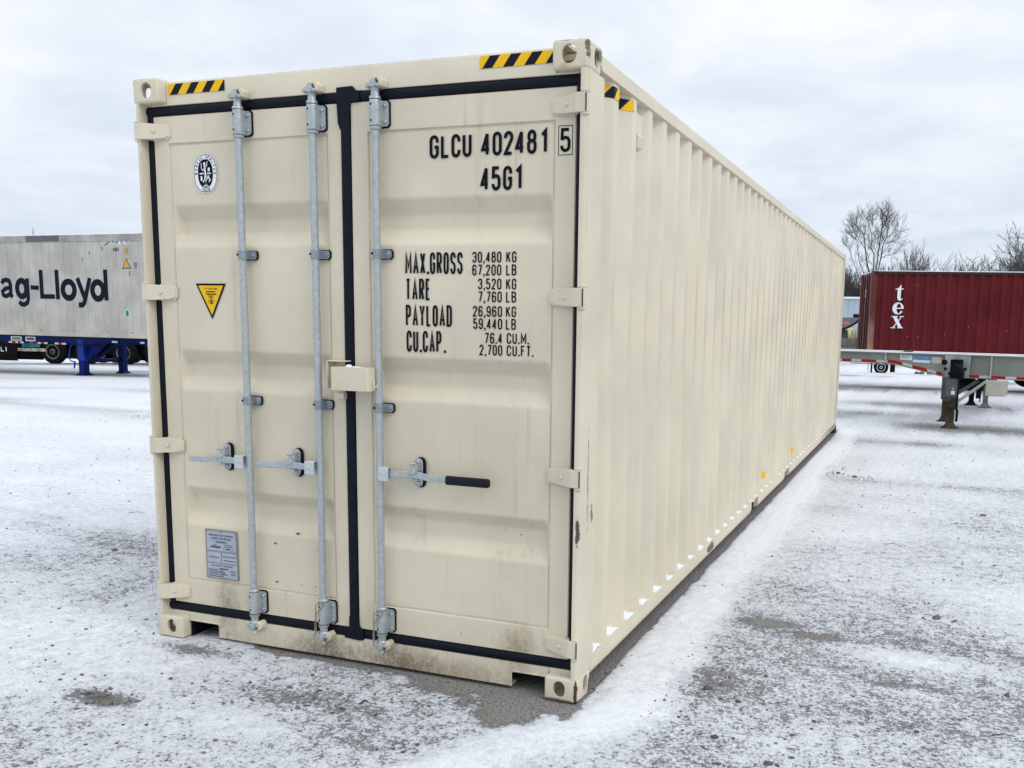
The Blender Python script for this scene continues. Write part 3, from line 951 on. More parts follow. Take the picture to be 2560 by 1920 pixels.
# snow lying on the bottom rail, one little heap in every recess
def rail_snow():
    mb = MB(); k = 0; rng = random.Random(2)
    while True:
        e = .446 + (k-1)*PITCH
        if e > LY-.25: break
        yc = e + .068 + .035
        if yc > .24:
            w = .058 + .016*rng.random(); h = .003 + .017*rng.random()**1.3
            nx_, ny_ = 9, 17; vs = []; fs = []; hk = .6 + .8*rng.random(); off = rng.gauss(0, .014)
            for i in range(ny_):
                y_ = yc - w + 2*w*i/(ny_-1)
                for j in range(nx_):
                    x_ = 2.379 + (.056)*j/(nx_-1)
                    xw = side_x(y_)
                    uu = (y_-yc-off*(1-abs(y_-yc)/w))/w; hh = h*max(0, 1 - uu*uu)**hk if abs(y_-yc) < w*.99 else 0
                    hh *= (1.0 - .75*(j/(nx_-1))**1.5)
                    hh += (.008*mnoise.noise(Vector((x_*70, y_*60, k))) + .005*mnoise.noise(Vector((x_*190, y_*170, k))))*min(1, hh/.006)
                    vs.append((x_ + .002*mnoise.noise(Vector((y_*60, x_*40, 5))), y_, .1775 + max(0, hh)))
            for i in range(ny_-1):
                for j in range(nx_-1):
                    a = i*nx_+j; fs.append((a, a+nx_, a+nx_+1, a+1))
            mb.add(vs, fs)
        k += 1
    o = mb.build('rail_snow', M['snow'], smooth=70)
    tag(o, 'small heaps of snow resting on the cream container\'s bottom side rail', 'snow', kind='stuff')
rail_snow()

# ---- doors
FY, PY = .055, .0605
def smf(f, t, r_=.009):
    return (f(t-r_) + f(t-.5*r_) + f(t) + f(t+.5*r_) + f(t+r_))/5
TR = [(2.282, 2.212, 2.146, 2.075), (1.552, 1.486, 1.418, 1.348), (.831, .775, .694, .626)]
def trough(z):
    for a, b, c, d in TR:
        if d < z < a:
            if z > b: return (a-z)/(a-b)
            if z < c: return (z-d)/(c-d)
            return 1.0
    return 0.0
def door_panel(x0, x1, px0, px1, pz0=.325, pz1=2.583, z0=.186, z1=2.722):
    ex = .026
    def g(x):
        if x < px0 + .004 or x > px1 - .004: return 0
        return min(1, (x-px0-.004)/ex, (px1-.004-x)/ex)
    xs = [x0, x0+.004, px0-.006, px0-.002, px0, px0+.003, px0+.006]
    xs += list(np.linspace(px0+.008, px0+.042, 7)) + list(np.linspace(px0+.06, px1-.06, 14)) + list(np.linspace(px1-.042, px1-.008, 7))
    xs += [px1-.006, px1-.003, px1, px1+.002, px1+.006, x1-.004, x1]
    zs = [z0, z0+.004, pz0-.006, pz0-.002, pz0, pz0+.003, pz0+.006] + list(np.arange(pz0+.012, pz1-.010, .0085)) + [pz1-.006, pz1-.003, pz1, pz1+.002, pz1+.006, z1-.004, z1]
    vs = []; fs = []
    for z in zs:
        for x in xs:
            inside = px0 < x < px1 and pz0 < z < pz1
            groove = (abs(x-px0) < .0035 or abs(x-px1) < .0035) and pz0-.003 < z < pz1+.003 or (abs(z-pz0) < .0035 or abs(z-pz1) < .0035) and px0-.003 < x < px1+.003
            y_ = FY
            if inside:
                y_ = PY + .050*smf(trough, z, .005)*smf(g, x, .004) + .0022*mnoise.noise(Vector((x*2.2, z*1.6, 1.5))) + .0008*mnoise.noise(Vector((x*7, z*5, 4)))
            else:
                y_ = FY + .0006*mnoise.noise(Vector((x*4, z*4, 8)))
            if groove: y_ = PY + .0045
            if x in (x0, x1) or z in (z0, z1): y_ = FY + .006
            vs.append((x, y_, z))
    nx_ = len(xs)
    for j in range(len(zs)-1):
        for i in range(nx_-1):
            a = j*nx_+i; fs.append((a, a+1, a+nx_+1, a+nx_))
    mb = MB(); mb.add(vs, fs)
    b = len(mb.v)
    mb.box(x0+.001, x1-.001, .112, .125, z0, z1)
    return mb

doorL = door_panel(.069, 1.194, .167, 1.112).build('door', M['cream'], box_root, smooth=50, label='left door with two locking bars and stickers')
doorR = door_panel(1.243, 2.369, 1.340, 2.269).build('door', M['cream'], box_root, smooth=50, label='right door with large black lettering and one locking bar')

def gprof(a, b, z0, z1, vertical, y=.046):
    """a rounded rubber strip"""
    mb = MB(); n = 6
    pts = []
    for i in range(n+1):
        t = i/n; pts.append((t, -math.sin(PI*t)**.6*.010))
    poly = [(a + (b-a)*t, y + .012 + d) for t, d in pts] + [(b, .10), (a, .10)]
    if vertical: mb.prism(poly, 'z', z0, z1)
    else: mb.prism([(p[1], p[0]) for p in poly], 'x', z0, z1)
    return mb
gprof(.0295, .0705, .141, 2.768, True).build('gasket', M['gasket'], doorL, smooth=50)
gprof(2.7245, 2.7685, .0305, 1.192, False).build('gasket', M['gasket'], doorL, smooth=50)
gprof(.1395, .1845, .0305, 1.192, False).build('gasket', M['gasket'], doorL, smooth=50)
mb = gprof(1.193, 1.243, .139, 2.768, True, .038)
mb.prism([(1.176, 2.7225), (1.176, 2.789), (1.262, 2.791), (1.282, 2.770), (1.30, 2.768), (1.30, 2.724), (1.256, 2.7225), (1.244, 2.708), (1.242, 2.60), (1.194, 2.60), (1.182, 2.63)], 'y', .043, .052)
mb.prism([(1.165, .134), (1.165, .188), (1.192, .188), (1.194, .25), (1.245, .25), (1.249, .205), (1.262, .188), (1.275, .186), (1.275, .132), (1.245, .128)], 'y', .043, .052)
mb.build('gasket', M['gasket'], doorR, smooth=50)
gprof(2.7245, 2.7685, 1.244, 2.404, False).build('gasket', M['gasket'], doorR, smooth=50)
gprof(.1395, .1845, 1.244, 2.404, False).build('gasket', M['gasket'], doorR, smooth=50)
gprof(2.370, 2.4045, .141, 2.768, True).build('gasket', M['gasket'], doorR, smooth=50)

# hinges
def hinge(zc, right, parent):
    mb = MB()
    h = .040
    # blade: wide at the post, tapering and diving to the door face
    secs = [(.0005, h, -.004, .014), (.046, h, -.006, .014), (.060, h*.98, .000, .052), (.100, h*.92, .022, .054), (.150, h*.82, .036, .055), (.172, h*.55, .044, .055)]
    vs = []; fs = []
    for (x, hh, ya, yb) in secs:
        xx = LX - x if right else x
        vs += [(xx, ya, zc-hh), (xx, ya, zc+hh), (xx, yb, zc+hh), (xx, yb, zc-hh)]
    for i in range(len(secs)-1):
        for k in range(4):
            a = 4*i+k; b = 4*i+(k+1) % 4; fs.append((a, b, b+4, a+4))
    fs.append((0, 1, 2, 3)); e = 4*(len(secs)-1); fs.append((e+3, e+2, e+1, e))
    mb.add(vs, fs)
    X_ = (lambda x: LX - x) if right else (lambda x: x)
    poly = [(X_(.072), zc-h-.004), (X_(.072), zc+h+.004), (X_(.165), zc+h*.95), (X_(.182), zc+h*.6), (X_(.182), zc-h*.6), (X_(.165), zc-h*.95)]
    mb.prism(poly, 'y', .0475, .0545)
    xc = X_(.100); mb.lathe([(.010, .020), (.009, .014), (.0, .012)], (xc+(-.0), 0, zc), 'y', 10, cap=False)
    o = mb.build('hinge', M['cream'], parent, smooth=30, bevel=.002)
    # lugs and pin
    lug = MB()
    for s_ in (-1, 1):
        lug.box(min(X_(-.0005), X_(.030)), max(X_(-.0005), X_(.030)), -.004, .03, zc + s_*(h+.006) - .003, zc + s_*(h+.006) + .003)
    lug.tube([(X_(.012), .006, zc-h-.012), (X_(.012), .006, zc+h+.012)], .009, 10)
    lug.build('hinge_lug', M['post'], parent, smooth=35, bevel=.002)
    if right:
     gap = MB(); gap.box(min(X_(.002), X_(.0075)), max(X_(.002), X_(.0075)), -.0072, .004, zc-h+.003, zc+h-.003)
     gap.build('hinge_gap', M['under'], parent)
for z in (2.645, 1.846, 1.048, .252):
    hinge(z, False, doorL)
for z in (2.641, 1.838, 1.046, .258):
    hinge(z, True, doorR)

# locking bars
RY = .017
def lock_bar(rx, parent, wire):
    bar = MB(); bar.lathe([(.018, .15), (.018, 2.765)], (rx, RY, 0), 'z', 16)
    o_bar = bar.build('locking_bar', M['galv'], parent, smooth=40)
    for (z0, z1, up) in ((2.600, 2.715, 1), (.200, .315, -1)):
        mb = MB()
        mb.lathe([(.0235, z0-.016), (.0265, z0-.012), (.0265, z0-.003), (.0245, z0-.001), (.0255, z0), (.0262, z0+.006), (.0262, z1-.006), (.0255, z1), (.0245, z1+.001), (.0265, z1+.003), (.0265, z1+.012), (.0235, z1+.016)], (rx, RY, 0), 'z', 20)
        mb.box(rx-.026, rx+.026, RY, .0465, z0, z1)
        mb.prism([(rx+.020, z0+.002), (rx+.044, z0+.002), (rx+.054, z0+.012), (rx+.054, z1-.012), (rx+.044, z1-.002), (rx+.020, z1-.002)], 'y', .040, .0475)
        mb.box(rx+.024, rx+.029, .028, .042, z0+.004, z1-.004)
        for zz_ in (z0+.022, z1-.022): mb.lathe([(.0085, .0405), (.0085, .034), (.006, .031)], (rx+.041, 0, zz_), 'y', 10)
        o = mb.build('bearing_bracket', M['galv'], parent, smooth=40)
        rb = MB(); rb.prism([(rx-.026, z0-.004), (rx+.048, z0-.004), (rx+.059, z0+.008), (rx+.059, z1-.008), (rx+.048, z1+.004), (rx-.026, z1+.004)], 'y', .0478, .0555)
        rb.lathe([(.0268, z0-.0022), (.0268, z0-.0002)], (rx, RY, 0), 'z', 20); rb.lathe([(.0268, z1+.0002), (.0268, z1+.0022)], (rx, RY, 0), 'z', 20)
        rb.build('bracket_liner', M['gasket'], parent)
        for zz_ in (z0+.022, z1-.022):
            hl = MB(); hl.lathe([(.0048, RY-.0262), (.0048, RY-.020)], (rx-.008, 0, zz_), 'y', 10)
            hl.build('bracket_hole', M['hole'], parent)
        # neck, cam and keeper
        s_ = up; ze = z1+.016 if up > 0 else z0-.016
        cm = MB()
        cm.lathe([(.0215, ze), (.0195, ze+s_*.006), (.0185, ze+s_*.024), (.022, ze+s_*.030), (.024, ze+s_*.036), (.016, ze+s_*.040)], (rx, RY, 0), 'z', 16)
        zc = ze + s_*.052
        prof = [(-.040, -.012), (-.024, -.016), (-.012, -.010), (0, -.014), (.014, -.012), (.030, -.018), (.041, -.008), (.034, .000), (.020, -.002), (.012, .010), (.016, .022), (.004, .026), (-.008, .020), (-.010, .008), (-.022, .004), (-.036, .002)]
        cm.prism([(rx+px_, zc + s_*pz_) for px_, pz_ in prof], 'y', RY-.026, RY+.010)
        cm.prism([(rx-.014, zc - s_*.016), (rx+.016, zc - s_*.018), (rx+.014, zc + s_*.012), (rx-.010, zc + s_*.014)], 'y', RY-.032, RY+.020)
        cm.build('cam_lock', M['galv'], parent, smooth=30, bevel=.003)
        kp = MB()
        kz0 = zc - .012; kz1 = zc + .020
        kp.prism([(rx+.022, kz0-.006), (rx+.046, kz0+.000), (rx+.050, kz1-.006), (rx+.036, kz1+.010), (rx+.018, kz1+.006), (rx+.030, zc)], 'y', RY-.018, .0505)
        kp.prism([(rx-.050, kz0+.000), (rx-.028, kz0-.004), (rx-.024, kz1-.002), (rx-.046, kz1-.002)], 'y', RY-.010, .0505)
        kp.prism([(rx-.004, zc+s_*.020), (rx+.016, zc+s_*.020), (rx+.018, zc+s_*.034), (rx-.002, zc+s_*.034)], 'y', RY-.024, .0505)
        kp.build('cam_keeper', M['cream'], box_root, smooth=30, bevel=.003)
        if up < 0 and wire:
            wr = MB()
            wr.tube([(rx+.030, -.012, .318), (rx+.012, -.018, .290), (rx-.020, -.016, .262), (rx-.030, -.008, .235), (rx-.033, -.004, .19), (rx-.030, -.006, .15)], .0026, 6)
            wr.tube([(rx+.030, -.010, .322), (rx-.005, -.016, .316), (rx-.030, -.006, .30), (rx-.032, -.006, .27), (rx-.030, -.01, .235), (rx-.036, -.008, .20), (rx-.037, -.008, .165), (rx-.034, -.01, .135)], .0023, 6)
            wo = wr.build('seal_wire', M['wire'], parent, smooth=60)
    for zc in (2.029, 1.310):
        mb = MB()
        mb.prism([(rx-.041, zc-.019), (rx+.052, zc-.019), (rx+.060, zc-.011), (rx+.060, zc+.013), (rx+.053, zc+.020), (rx-.041, zc+.020)], 'y', .040, .0475)
        mb.lathe([(.0225, zc-.020), (.0225, zc+.021)], (rx, RY, 0), 'z', 18)
        mb.box(rx-.0225, rx+.0225, RY, .041, zc-.0195, zc+.0205)
        mb.lathe([(.009, .0405), (.009, .035), (.006, .033)], (rx+.046, 0, zc+.001), 'y', 10)
        mb.build('bar_guide', M['galv_dark'], parent, smooth=40)
        rb = MB(); rb.prism([(rx-.044, zc-.023), (rx+.056, zc-.023), (rx+.065, zc-.012), (rx+.065, zc+.014), (rx+.057, zc+.024), (rx-.044, zc+.024)], 'y', .0478, .0555)
        rb.build('guide_liner', M['gasket'], parent)
        hl = MB(); hl.lathe([(.0055, RY-.0228), (.0055, RY-.016)], (rx-.014, 0, zc+.002), 'y', 10)
        hl.build('guide_hole', M['hole'], parent)
    return o_bar
lock_bar(.632, doorL, False)
lock_bar(1.060, doorL, True)
lock_bar(1.402, doorR, True)

def handle(rx, s_, length, hubx, parent, grip):
    """s_ = -1 handle points left, +1 right"""
    z = 1.000
    a = rx + s_*.017
    lug = MB()
    x0, x1 = sorted((rx + s_*.012, rx + s_*.066))
    lug.box(x0, x1, -.022, -.014, z-.034, z+.030); lug.box(x0, x1, .014, .022, z-.034, z+.030)
    lug.box(x0, x1, -.018, .018, z+.028, z+.033)
    lug.lathe([(.007, -.0265), (.007, -.0225)], (rx + s_*.042, 0, z), 'y', 10)
    lug.build('handle_lug', M['zinc'], parent, smooth=30, bevel=.003)
    # forged bar, kinked past the hub
    P_ = [(rx + s_*.050, .000, z-.002), (rx + s_*.110, .002, z+.002), (rx + s_*.165, .000, z+.004), (rx + s_*.215, .004, z+.004), (rx + s_*.275, .000, z-.004), (rx + s_*length, -.006, z-.006)]
    H_ = [.015, .0155, .017, .0165, .0155, .0135]
    vs = []; fs = []
    for (x, y_, z_), h_ in zip(P_, H_):
        vs += [(x, y_-.006, z_-h_), (x, y_-.006, z_+h_), (x, y_+.006, z_+h_), (x, y_+.006, z_-h_)]
    for i in range(len(P_)-1):
        for k in range(4):
            q = 4*i+k; b = 4*i+(k+1) % 4; fs.append((q, b, b+4, q+4))
    fs.append((0, 1, 2, 3)); e = 4*(len(P_)-1); fs.append((e+3, e+2, e+1, e))
    bar = MB(); bar.add(vs, fs)
    h = bar.build('door_handle', M['galv'], parent, smooth=30, bevel=.003)
    if grip:
        g_ = MB(); x0, x1 = rx + s_*(length-.215), rx + s_*(length+.008)
        n = 5
        vs = []; fs = []
        prof = [(0, .8), (.02, 1), (.93, 1.0), (.98, .93), (1, .7)]
        for t_, k_ in prof:
            x = x0 + (x1-x0)*t_; hh = .0215*k_; zc_ = z-.006
            for aa in range(12):
                an = 2*PI*aa/12
                ca, sa = math.cos(an), math.sin(an)
                vs.append((x, -.004 + .013*math.copysign(abs(ca)**.5, ca)*k_, zc_ + hh*math.copysign(abs(sa)**.5, sa)))
        for i in range(len(prof)-1):
            for k in range(12):
                q = 12*i+k; b = 12*i+(k+1) % 12; fs.append((q, b, b+12, q+12))
        fs.append(tuple(range(11, -1, -1))); fs.append(tuple(range(12*(len(prof)-1), 12*len(prof))))
        g_.add(vs, fs); g_.build('handle_grip', M['black'], parent, smooth=40)
    # retainer
    hx = hubx
    rb = MB(); rb.prism(stadium(hx+.008, 1.011, .054, .147), 'y', .048, .0555); rb.build('retainer_liner', M['gasket'], parent)
    rt = MB()
    rt.prism(stadium(hx, 1.011, .046, .138), 'y', .041, .0475)
    rt.prism([(hx-.018, 1.050), (hx+.010, 1.054), (hx+.012, 1.018), (hx-.016, 1.016), (hx-.022, 1.03)], 'y', .012, .0412)
    rt.prism([(hx-.016, .984), (hx+.014, .984), (hx+.012, .972), (hx-.014, .972)], 'y', .006, .0412)
    rt.prism([(hx-.030, 1.006), (hx+.012, 1.012), (hx+.016, 1.022), (hx+.002, 1.036), (hx-.012, 1.030)], 'y', -.016, .014)
    rt.tube([(hx-.022, -.004, 1.052), (hx-.012, .0, 1.058), (hx+.002, .012, 1.056)], .006, 8)
    for zz_ in (1.062, .960): rt.lathe([(.011, .0415), (.011, .034), (.007, .031)], (hx, 0, zz_), 'y', 12)
    rt.build('handle_retainer', M['galv'], parent, smooth=30, bevel=.002)
handle(.632, -1, .365, .468, doorL, False)
handle(1.060, -1, .365, .900, doorL, False)
handle(1.402, 1, .585, 1.598, doorR, True)

# lock box over the middle seam
mb = MB()
mb.box(1.184, 1.372, -.055, -.050, 1.392, 1.502)
mb.box(1.184, 1.378, -.050, .010, 1.4975, 1.5025)
mb.prism([(1.3725, -.055), (1.384, -.050), (1.390, -.036), (1.390, .054), (1.385, .054), (1.385, -.034), (1.380, -.045), (1.3725, -.050)], 'z', 1.392, 1.5025)
mb.build('lock_box', M['cream'], doorR, smooth=40, bevel=.0015)
mb = MB(); mb.tube([(1.400, -.018, 1.437), (1.402, -.026, 1.420), (1.410, -.026, 1.411), (1.420, -.022, 1.415), (1.424, -.018, 1.434)], .0035, 8)
mb.build('lock_box_hook', M['cream'], doorR, smooth=60)
mb = MB()
mb.box(1.128, 1.134, -.012, .0545, 1.396, 1.524); mb.box(1.128, 1.232, -.012, .0545, 1.5245, 1.5305)
mb.box(1.155, 1.207, .012, .0545, 1.345, 1.374)
mb.build('seal_bracket', M['cream'], doorL, bevel=.002)
mb = MB(); mb.ball((1.262, -.02, 1.503), .012, 8, 5, 1.6, 1.2, 1.0); mb.ball((1.30, -.02, 1.502), .010, 8, 5, 3.4, 1.6, .5)
tag(mb.build('lock_box_snow', M['snow'], smooth=60), 'pinch of snow on top of the cream lock box', 'snow', kind='stuff')

# ---- door lettering
def PD(y0):
    return lambda u, v, k: (u, y0 - .00012*k, v)
P1 = PD(PY - .0038); P2 = PD(FY - .0018)
def glyphs_at(mb, s_, spans, z0, z1, st, P):
    for ch, (a, b) in zip(s_, spans): glyph(mb, ch, a, z0, b-a, z1-z0, st, P)
mb = MB()
glyphs_at(mb, 'GLCU4024811'[:10], [(1.659, 1.706), (1.717, 1.761), (1.770, 1.815), (1.826, 1.871), (1.918, 1.964), (1.974, 2.019), (2.029, 2.074), (2.083, 2.129), (2.140, 2.185), (2.200, 2.240)], 2.452, 2.554, .0143, P1)
mb.build('lettering', M['ink'], doorR, fix=False); mb = MB()
glyphs_at(mb, '45G1', [(1.915, 1.959), (1.970, 2.014), (2.026, 2.070), (2.080, 2.122)], 2.303, 2.407, .0143, P1)
mb.build('lettering', M['ink'], doorR, fix=False)
mb = MB()
glyph(mb, '5', 2.297, 2.452, .047, .100, .0135, P2)
for a, b in (((2.288, 2.441), (2.354, 2.441)), ((2.288, 2.561), (2.354, 2.561)), ((2.289, 2.441), (2.289, 2.561)), ((2.353, 2.441), (2.353, 2.561))):
    ribbon(mb, [a, b], .0028, P2, 0 if a[1] == b[1] else 1)
mb.build('lettering', M['ink'], doorR, fix=False)
mb = MB()
for tx, x0, x1, z0, z1 in (('MAX.GROSS', 1.527, 1.826, 1.939, 2.038), ('TARE', 1.528, 1.659, 1.820, 1.919), ('PAYLOAD', 1.528, 1.771, 1.700, 1.799), ('CU.CAP', 1.531, 1.716, 1.580, 1.680)):
    mb = MB(); line(mb, tx, x0, x1, z0, z1, .0104, P1)
    if tx == 'CU.CAP': glyph(mb, '.', 1.728, 1.580, .01, .1, .0105, P1)
    mb.build('lettering', M['ink'], doorR, fix=False)
for tx, x0, x1, z0, z1 in (('30,480', 1.875, 2.020, 1.990, 2.039), ('67,200', 1.875, 2.020, 1.933, 1.982), ('3,520', 1.904, 2.021, 1.871, 1.920), ('7,760', 1.905, 2.023, 1.814, 1.863),
    ('26,960', 1.878, 2.025, 1.749, 1.798), ('59,440', 1.880, 2.026, 1.693, 1.742), ('76.4', 1.938, 2.027, 1.629, 1.678), ('2,700', 1.912, 2.027, 1.575, 1.624)):
    mb = MB(); line(mb, tx, x0, x1, z0, z1, .0064, P1)
    if z0 > 1.65: line(mb, 'KG' if z0 in (1.990, 1.871, 1.749) else 'LB', 2.044, 2.094, z0, z0+.049, .0064, P1)
    elif z0 > 1.6: line(mb, 'CU.M.', 2.049, 2.159, 1.630, 1.679, .0064, P1)
    else: line(mb, 'CU.FT.', 2.049, 2.181, 1.575, 1.624, .0064, P1)
    mb.build('lettering', M['ink'], doorR, fix=False)

# ---- stickers on the left door
def ell(cx, cz, rx, rz, n=40, e=2.3):
    pts = []
    for i in range(n):
        a = 2*PI*i/n; c, s_ = math.cos(a), math.sin(a)
        pts.append((cx + rx*math.copysign(abs(c)**(2/e), c), cz + rz*math.copysign(abs(s_)**(2/e), s_)))
    return pts
YS = PY - .0040
cx, cz = .387, 2.434
mb = MB(); mb.flat(ell(cx, cz, .0765, .0965)[::-1], 'y', YS)
ov = mb.build('classification_sticker', M['white'], doorL, fix=False)
mb = MB()
pe = ell(cx, cz, .0705, .0905); ribbon(mb, pe + [pe[0]], .0032, PD(YS-.0004), 0)
mb.flat(ell(cx, cz, .0465, .0690)[::-1], 'y', YS-.0006)
def around(mb, text, a0, a1, rx, rz, h):
    n = len(text)
    for i, ch in enumerate(text):
        if ch == ' ': continue
        a = R(a0 + (a1-a0)*i/(n-1))
        px_, pz_ = cx + rx*math.cos(a), cz + rz*math.sin(a)
        t_ = math.atan2(rz*math.cos(a)*(-1 if a1 < a0 else 1), -rx*math.sin(a)*(-1 if a1 < a0 else 1))
        def PP(u, v, k, px_=px_, pz_=pz_, t_=t_):
            return (px_ + u*math.cos(t_) - v*math.sin(t_), YS-.0006-.0001*k, pz_ + u*math.sin(t_) + v*math.cos(t_))
        glyph(mb, ch, -h*.33, -h*.5, h*.66, h, h*.17, PP)
around(mb, 'BUREAU VERITAS', 180, 0, .0590, .0800, .0145)
for i, ch in enumerate('1828'): glyph(mb, ch, cx-.026+.0135*i, cz-.0875 + (.003 if i in (0, 3) else 0), .010, .0155, .0026, PD(YS-.0006))
mb.build('sticker_print', M['ink'], ov, fix=False)
mb = MB(); Pq = PD(YS-.0012)
for st, w in (([(-.004, .038), (-.002, .020), (.000, .004), (.002, -.010)], .012), ([(-.002, -.008), (-.006, -.030), (-.016, -.044)], .007), ([(.002, -.010), (.004, -.028), (.002, -.042)], .007),
              ([(-.004, .030), (-.014, .014), (-.024, .024)], .005), ([(-.024, .024), (-.024, .052)], .005), ([(.002, .032), (.012, .040), (.010, .050)], .005), ([(.010, .050), (.016, .058)], .006),
              ([(-.036, .0), (-.010, .0)], .008), ([(.012, .0), (.036, .0)], .008), ([(.022, .010), (.024, .028)], .016), ([(-.026, -.012), (-.024, -.036)], .013), ([(.012, -.010), (.013, -.030)], .005),
              ([(.024, -.010), (.018, -.020), (.030, -.030), (.022, -.042)], .008), ([(-.014, -.062), (.018, -.062)], .006), ([(.002, -.052), (.002, -.064)], .004), ([(-.006, -.053), (.010, -.053)], .003)):
    ribbon(mb, [(cx+u*.98, cz+v*.98) for u, v in st], w*.8, Pq, 0)
hp = ell(cx-.004, cz+.046, .0062, .0085, 14); mb.flat(hp[::-1], 'y', YS-.0013)
mb.build('sticker_emblem', M['white'], ov, fix=False)

mb = MB(); mb.flat([(.297, 1.893), (.395, 1.714), (.487, 1.893)], 'y', YS)
tr = mb.build('warning_sticker', M['ink'], doorL, fix=True)
mb = MB(); mb.flat([(.313, 1.883), (.395, 1.735), (.471, 1.883)], 'y', YS-.0006)
mb.build('sticker_face', M['yellow'], tr, fix=True)
mb = MB(); Pq = PD(YS-.0012)
line(mb, 'ATTENTION', .354, .432, 1.862, 1.872, .0022, Pq)
for (z, a, b, w) in ((1.852, .362, .420, .0055), (1.840, .360, .427, .0055), (1.816, .385, .402, .0045), (1.793, .385, .404, .0055)):
    ribbon(mb, [(a, z), (b, z)], w, Pq, 0)
for (z, a, b) in ((1.828, .376, .408), (1.8045, .376, .412)):
    ribbon(mb, [(a, z-.0055), (b, z-.0055), (b, z+.0055), (a, z+.0055), (a, z-.0055)], .0015, Pq, 0)
    ribbon(mb, [(a+.008, z), (b-.008, z)], .005, Pq, 1)
mb.build('sticker_print', M['ink'], tr, fix=False)

# approval plate
mb = MB(); mb.box(.293, .503, PY-.0066, PY-.002, .345, .612)
pl = mb.build('approval_plate', M['plate'], doorL, bevel=.002)
mb = MB()
mb.flat([(.303, .505), (.308, .499), (.488, .499), (.493, .505), (.493, .590), (.484, .603), (.408, .603), (.402, .596), (.394, .596), (.390, .603), (.312, .603), (.303, .592)], 'y', PY-.0075)
for a, b, c, d in ((.303, .392, .434, .490), (.400, .495, .434, .490), (.303, .497, .352, .428)): mb.flat([(a, c), (b, c), (b, d), (a, d)], 'y', PY-.0075)
mb.build('plate_face', M['plate_white'], pl, fix=True)
mb = MB(); Pq = PD(PY-.0082)
put_font(mb, 'APPROVED FOR TRANSPORT', .316, .480, .577, .588, Pq, .02)
put_font(mb, 'UNDER CUSTOMS SEAL', .332, .465, .560, .571, Pq, .02)
put_font(mb, 'CSC SAFETY APPROVAL', .330, .470, .413, .422, Pq, .02)
for z, a, b, w in ((.547, .365, .432, .005), (.531, .345, .365, .003), (.519, .330, .392, .007), (.533, .415, .475, .003), (.524, .415, .468, .003), (.512, .425, .455, .005), (.463, .315, .380, .004), (.470, .405, .490, .004), (.449, .408, .490, .004), (.403, .382, .440, .006)):
    ribbon(mb, [(a, z), (b, z)], w, Pq, 0)
for k in range(5): ribbon(mb, [(.308, .395-.009*k), (.372 + .012*(k % 3 > 0), .395-.009*k)], .0035, Pq, 0)
for k in range(4): ribbon(mb, [(.386, .392-.010*k), (.405 + .04*((k*7) % 3)/3, .392-.010*k)], .0055, Pq, 0); ribbon(mb, [(.455, .396-.0075*k), (.486, .396-.0075*k)], .0028, Pq, 0)
for q in ([(.358, .541), (.442, .541), (.442, .553), (.358, .553), (.358, .541)], [(.412, .506), (.478, .506), (.478, .518), (.412, .518), (.412, .506)], [(.326, .514), (.396, .514), (.396, .524), (.326, .524), (.326, .514)], [(.380, .354), (.450, .354), (.450, .400), (.380, .400), (.380, .354)]):
    ribbon(mb, q, .001, Pq, 1)
mb.build('plate_print', M['navy'], pl, fix=False)
# chips in the paint of the doors
mb = MB(); rng = random.Random(11)
for (x, z, r_) in ((.885, .640, .011), (.742, .575, .008), (.748, .372, .007), (.900, .372, .004), (.985, .372, .005), (.985, .352, .003), (1.000, .565, .004), (2.05, .770, .004), (2.13, .756, .005), (2.13, .66, .003),
                   (.905, 2.60, .003), (1.82, .24, .004)):
    n = 7; pts = [(x + r_*(.5+rng.random())*math.cos(2*PI*i/n)*1.2, z + r_*(.4+.8*rng.random())*math.sin(2*PI*i/n)*.6) for i in range(n)]
    mb.flat(pts[::-1], 'y', PY-.0042 if z > .33 else FY-.0012)
mb.build('paint_chips', plain('bare_chip', (0.035, 0.03, 0.028), 0.7), doorL, fix=False, kind='stuff')

# ------------------------------------------------------------------ the grey refrigerated container on its blue chassis
M['reefer'] = paint('weathered_white_paint', (0.45, 0.44, 0.40), rough=0.55, streak=0.5, var=0.09, speck=0.3, dirt=(0.10, 0.09, 0.08), spec=0.3)
M['reefer_low'] = paint('weathered_cream_rail', (0.47, 0.43, 0.37), rough=0.55, streak=0.3, var=0.10, dirt=(0.13, 0.10, 0.08))
M['reefer_top'] = paint('stained_top_rail', (0.36, 0.36, 0.35), rough=0.6, streak=0.35, var=0.18, dirt=(0.08, 0.07, 0.06), speck=0.8)
M['blue'] = plain('blue_chassis_paint', (0.001, 0.010, 0.105), 0.5, 0, 0.3, 3.0, 0.12)
M['blue_lt'] = plain('bright_blue_paint', (0.006, 0.035, 0.26), 0.45, 0, 0.2, 3.0, 0.2)
M['red_tape'] = plain('red_reflector', (0.42, 0.008, 0.015), 0.35, var=0.1)
M['white_tape'] = plain('silver_reflector', (0.58, 0.62, 0.64), 0.35, var=0.06)
M['tyre'] = plain('tyre_rubber', (0.007, 0.007, 0.009), 0.85, var=0.3, scale=8, spec=0.1)
M['rim_dull'] = plain('dirty_rim', (0.17, 0.17, 0.16), 0.6, 0.2, scale=6, var=.4)
M['rim'] = plain('steel_rim', (0.55, 0.56, 0.57), 0.45, 0.3)
M['axle'] = plain('black_axle_steel', (0.006, 0.006, 0.008), 0.8, var=0.4, scale=6, spec=0.1)
RX0, RY0, RZ0 = -22.307, 16.81, 1.05
reefer = empty('shipping_container', (RX0, RY0, RZ0))
tag(reefer, 'long weathered off-white container with big dark name lettering, carried on the blue trailer', 'shipping container')
xl, xr, H = -6.65, 5.55, 2.905
mb = MB(); xs_ = []; x = xl + .18
bx = [xl]
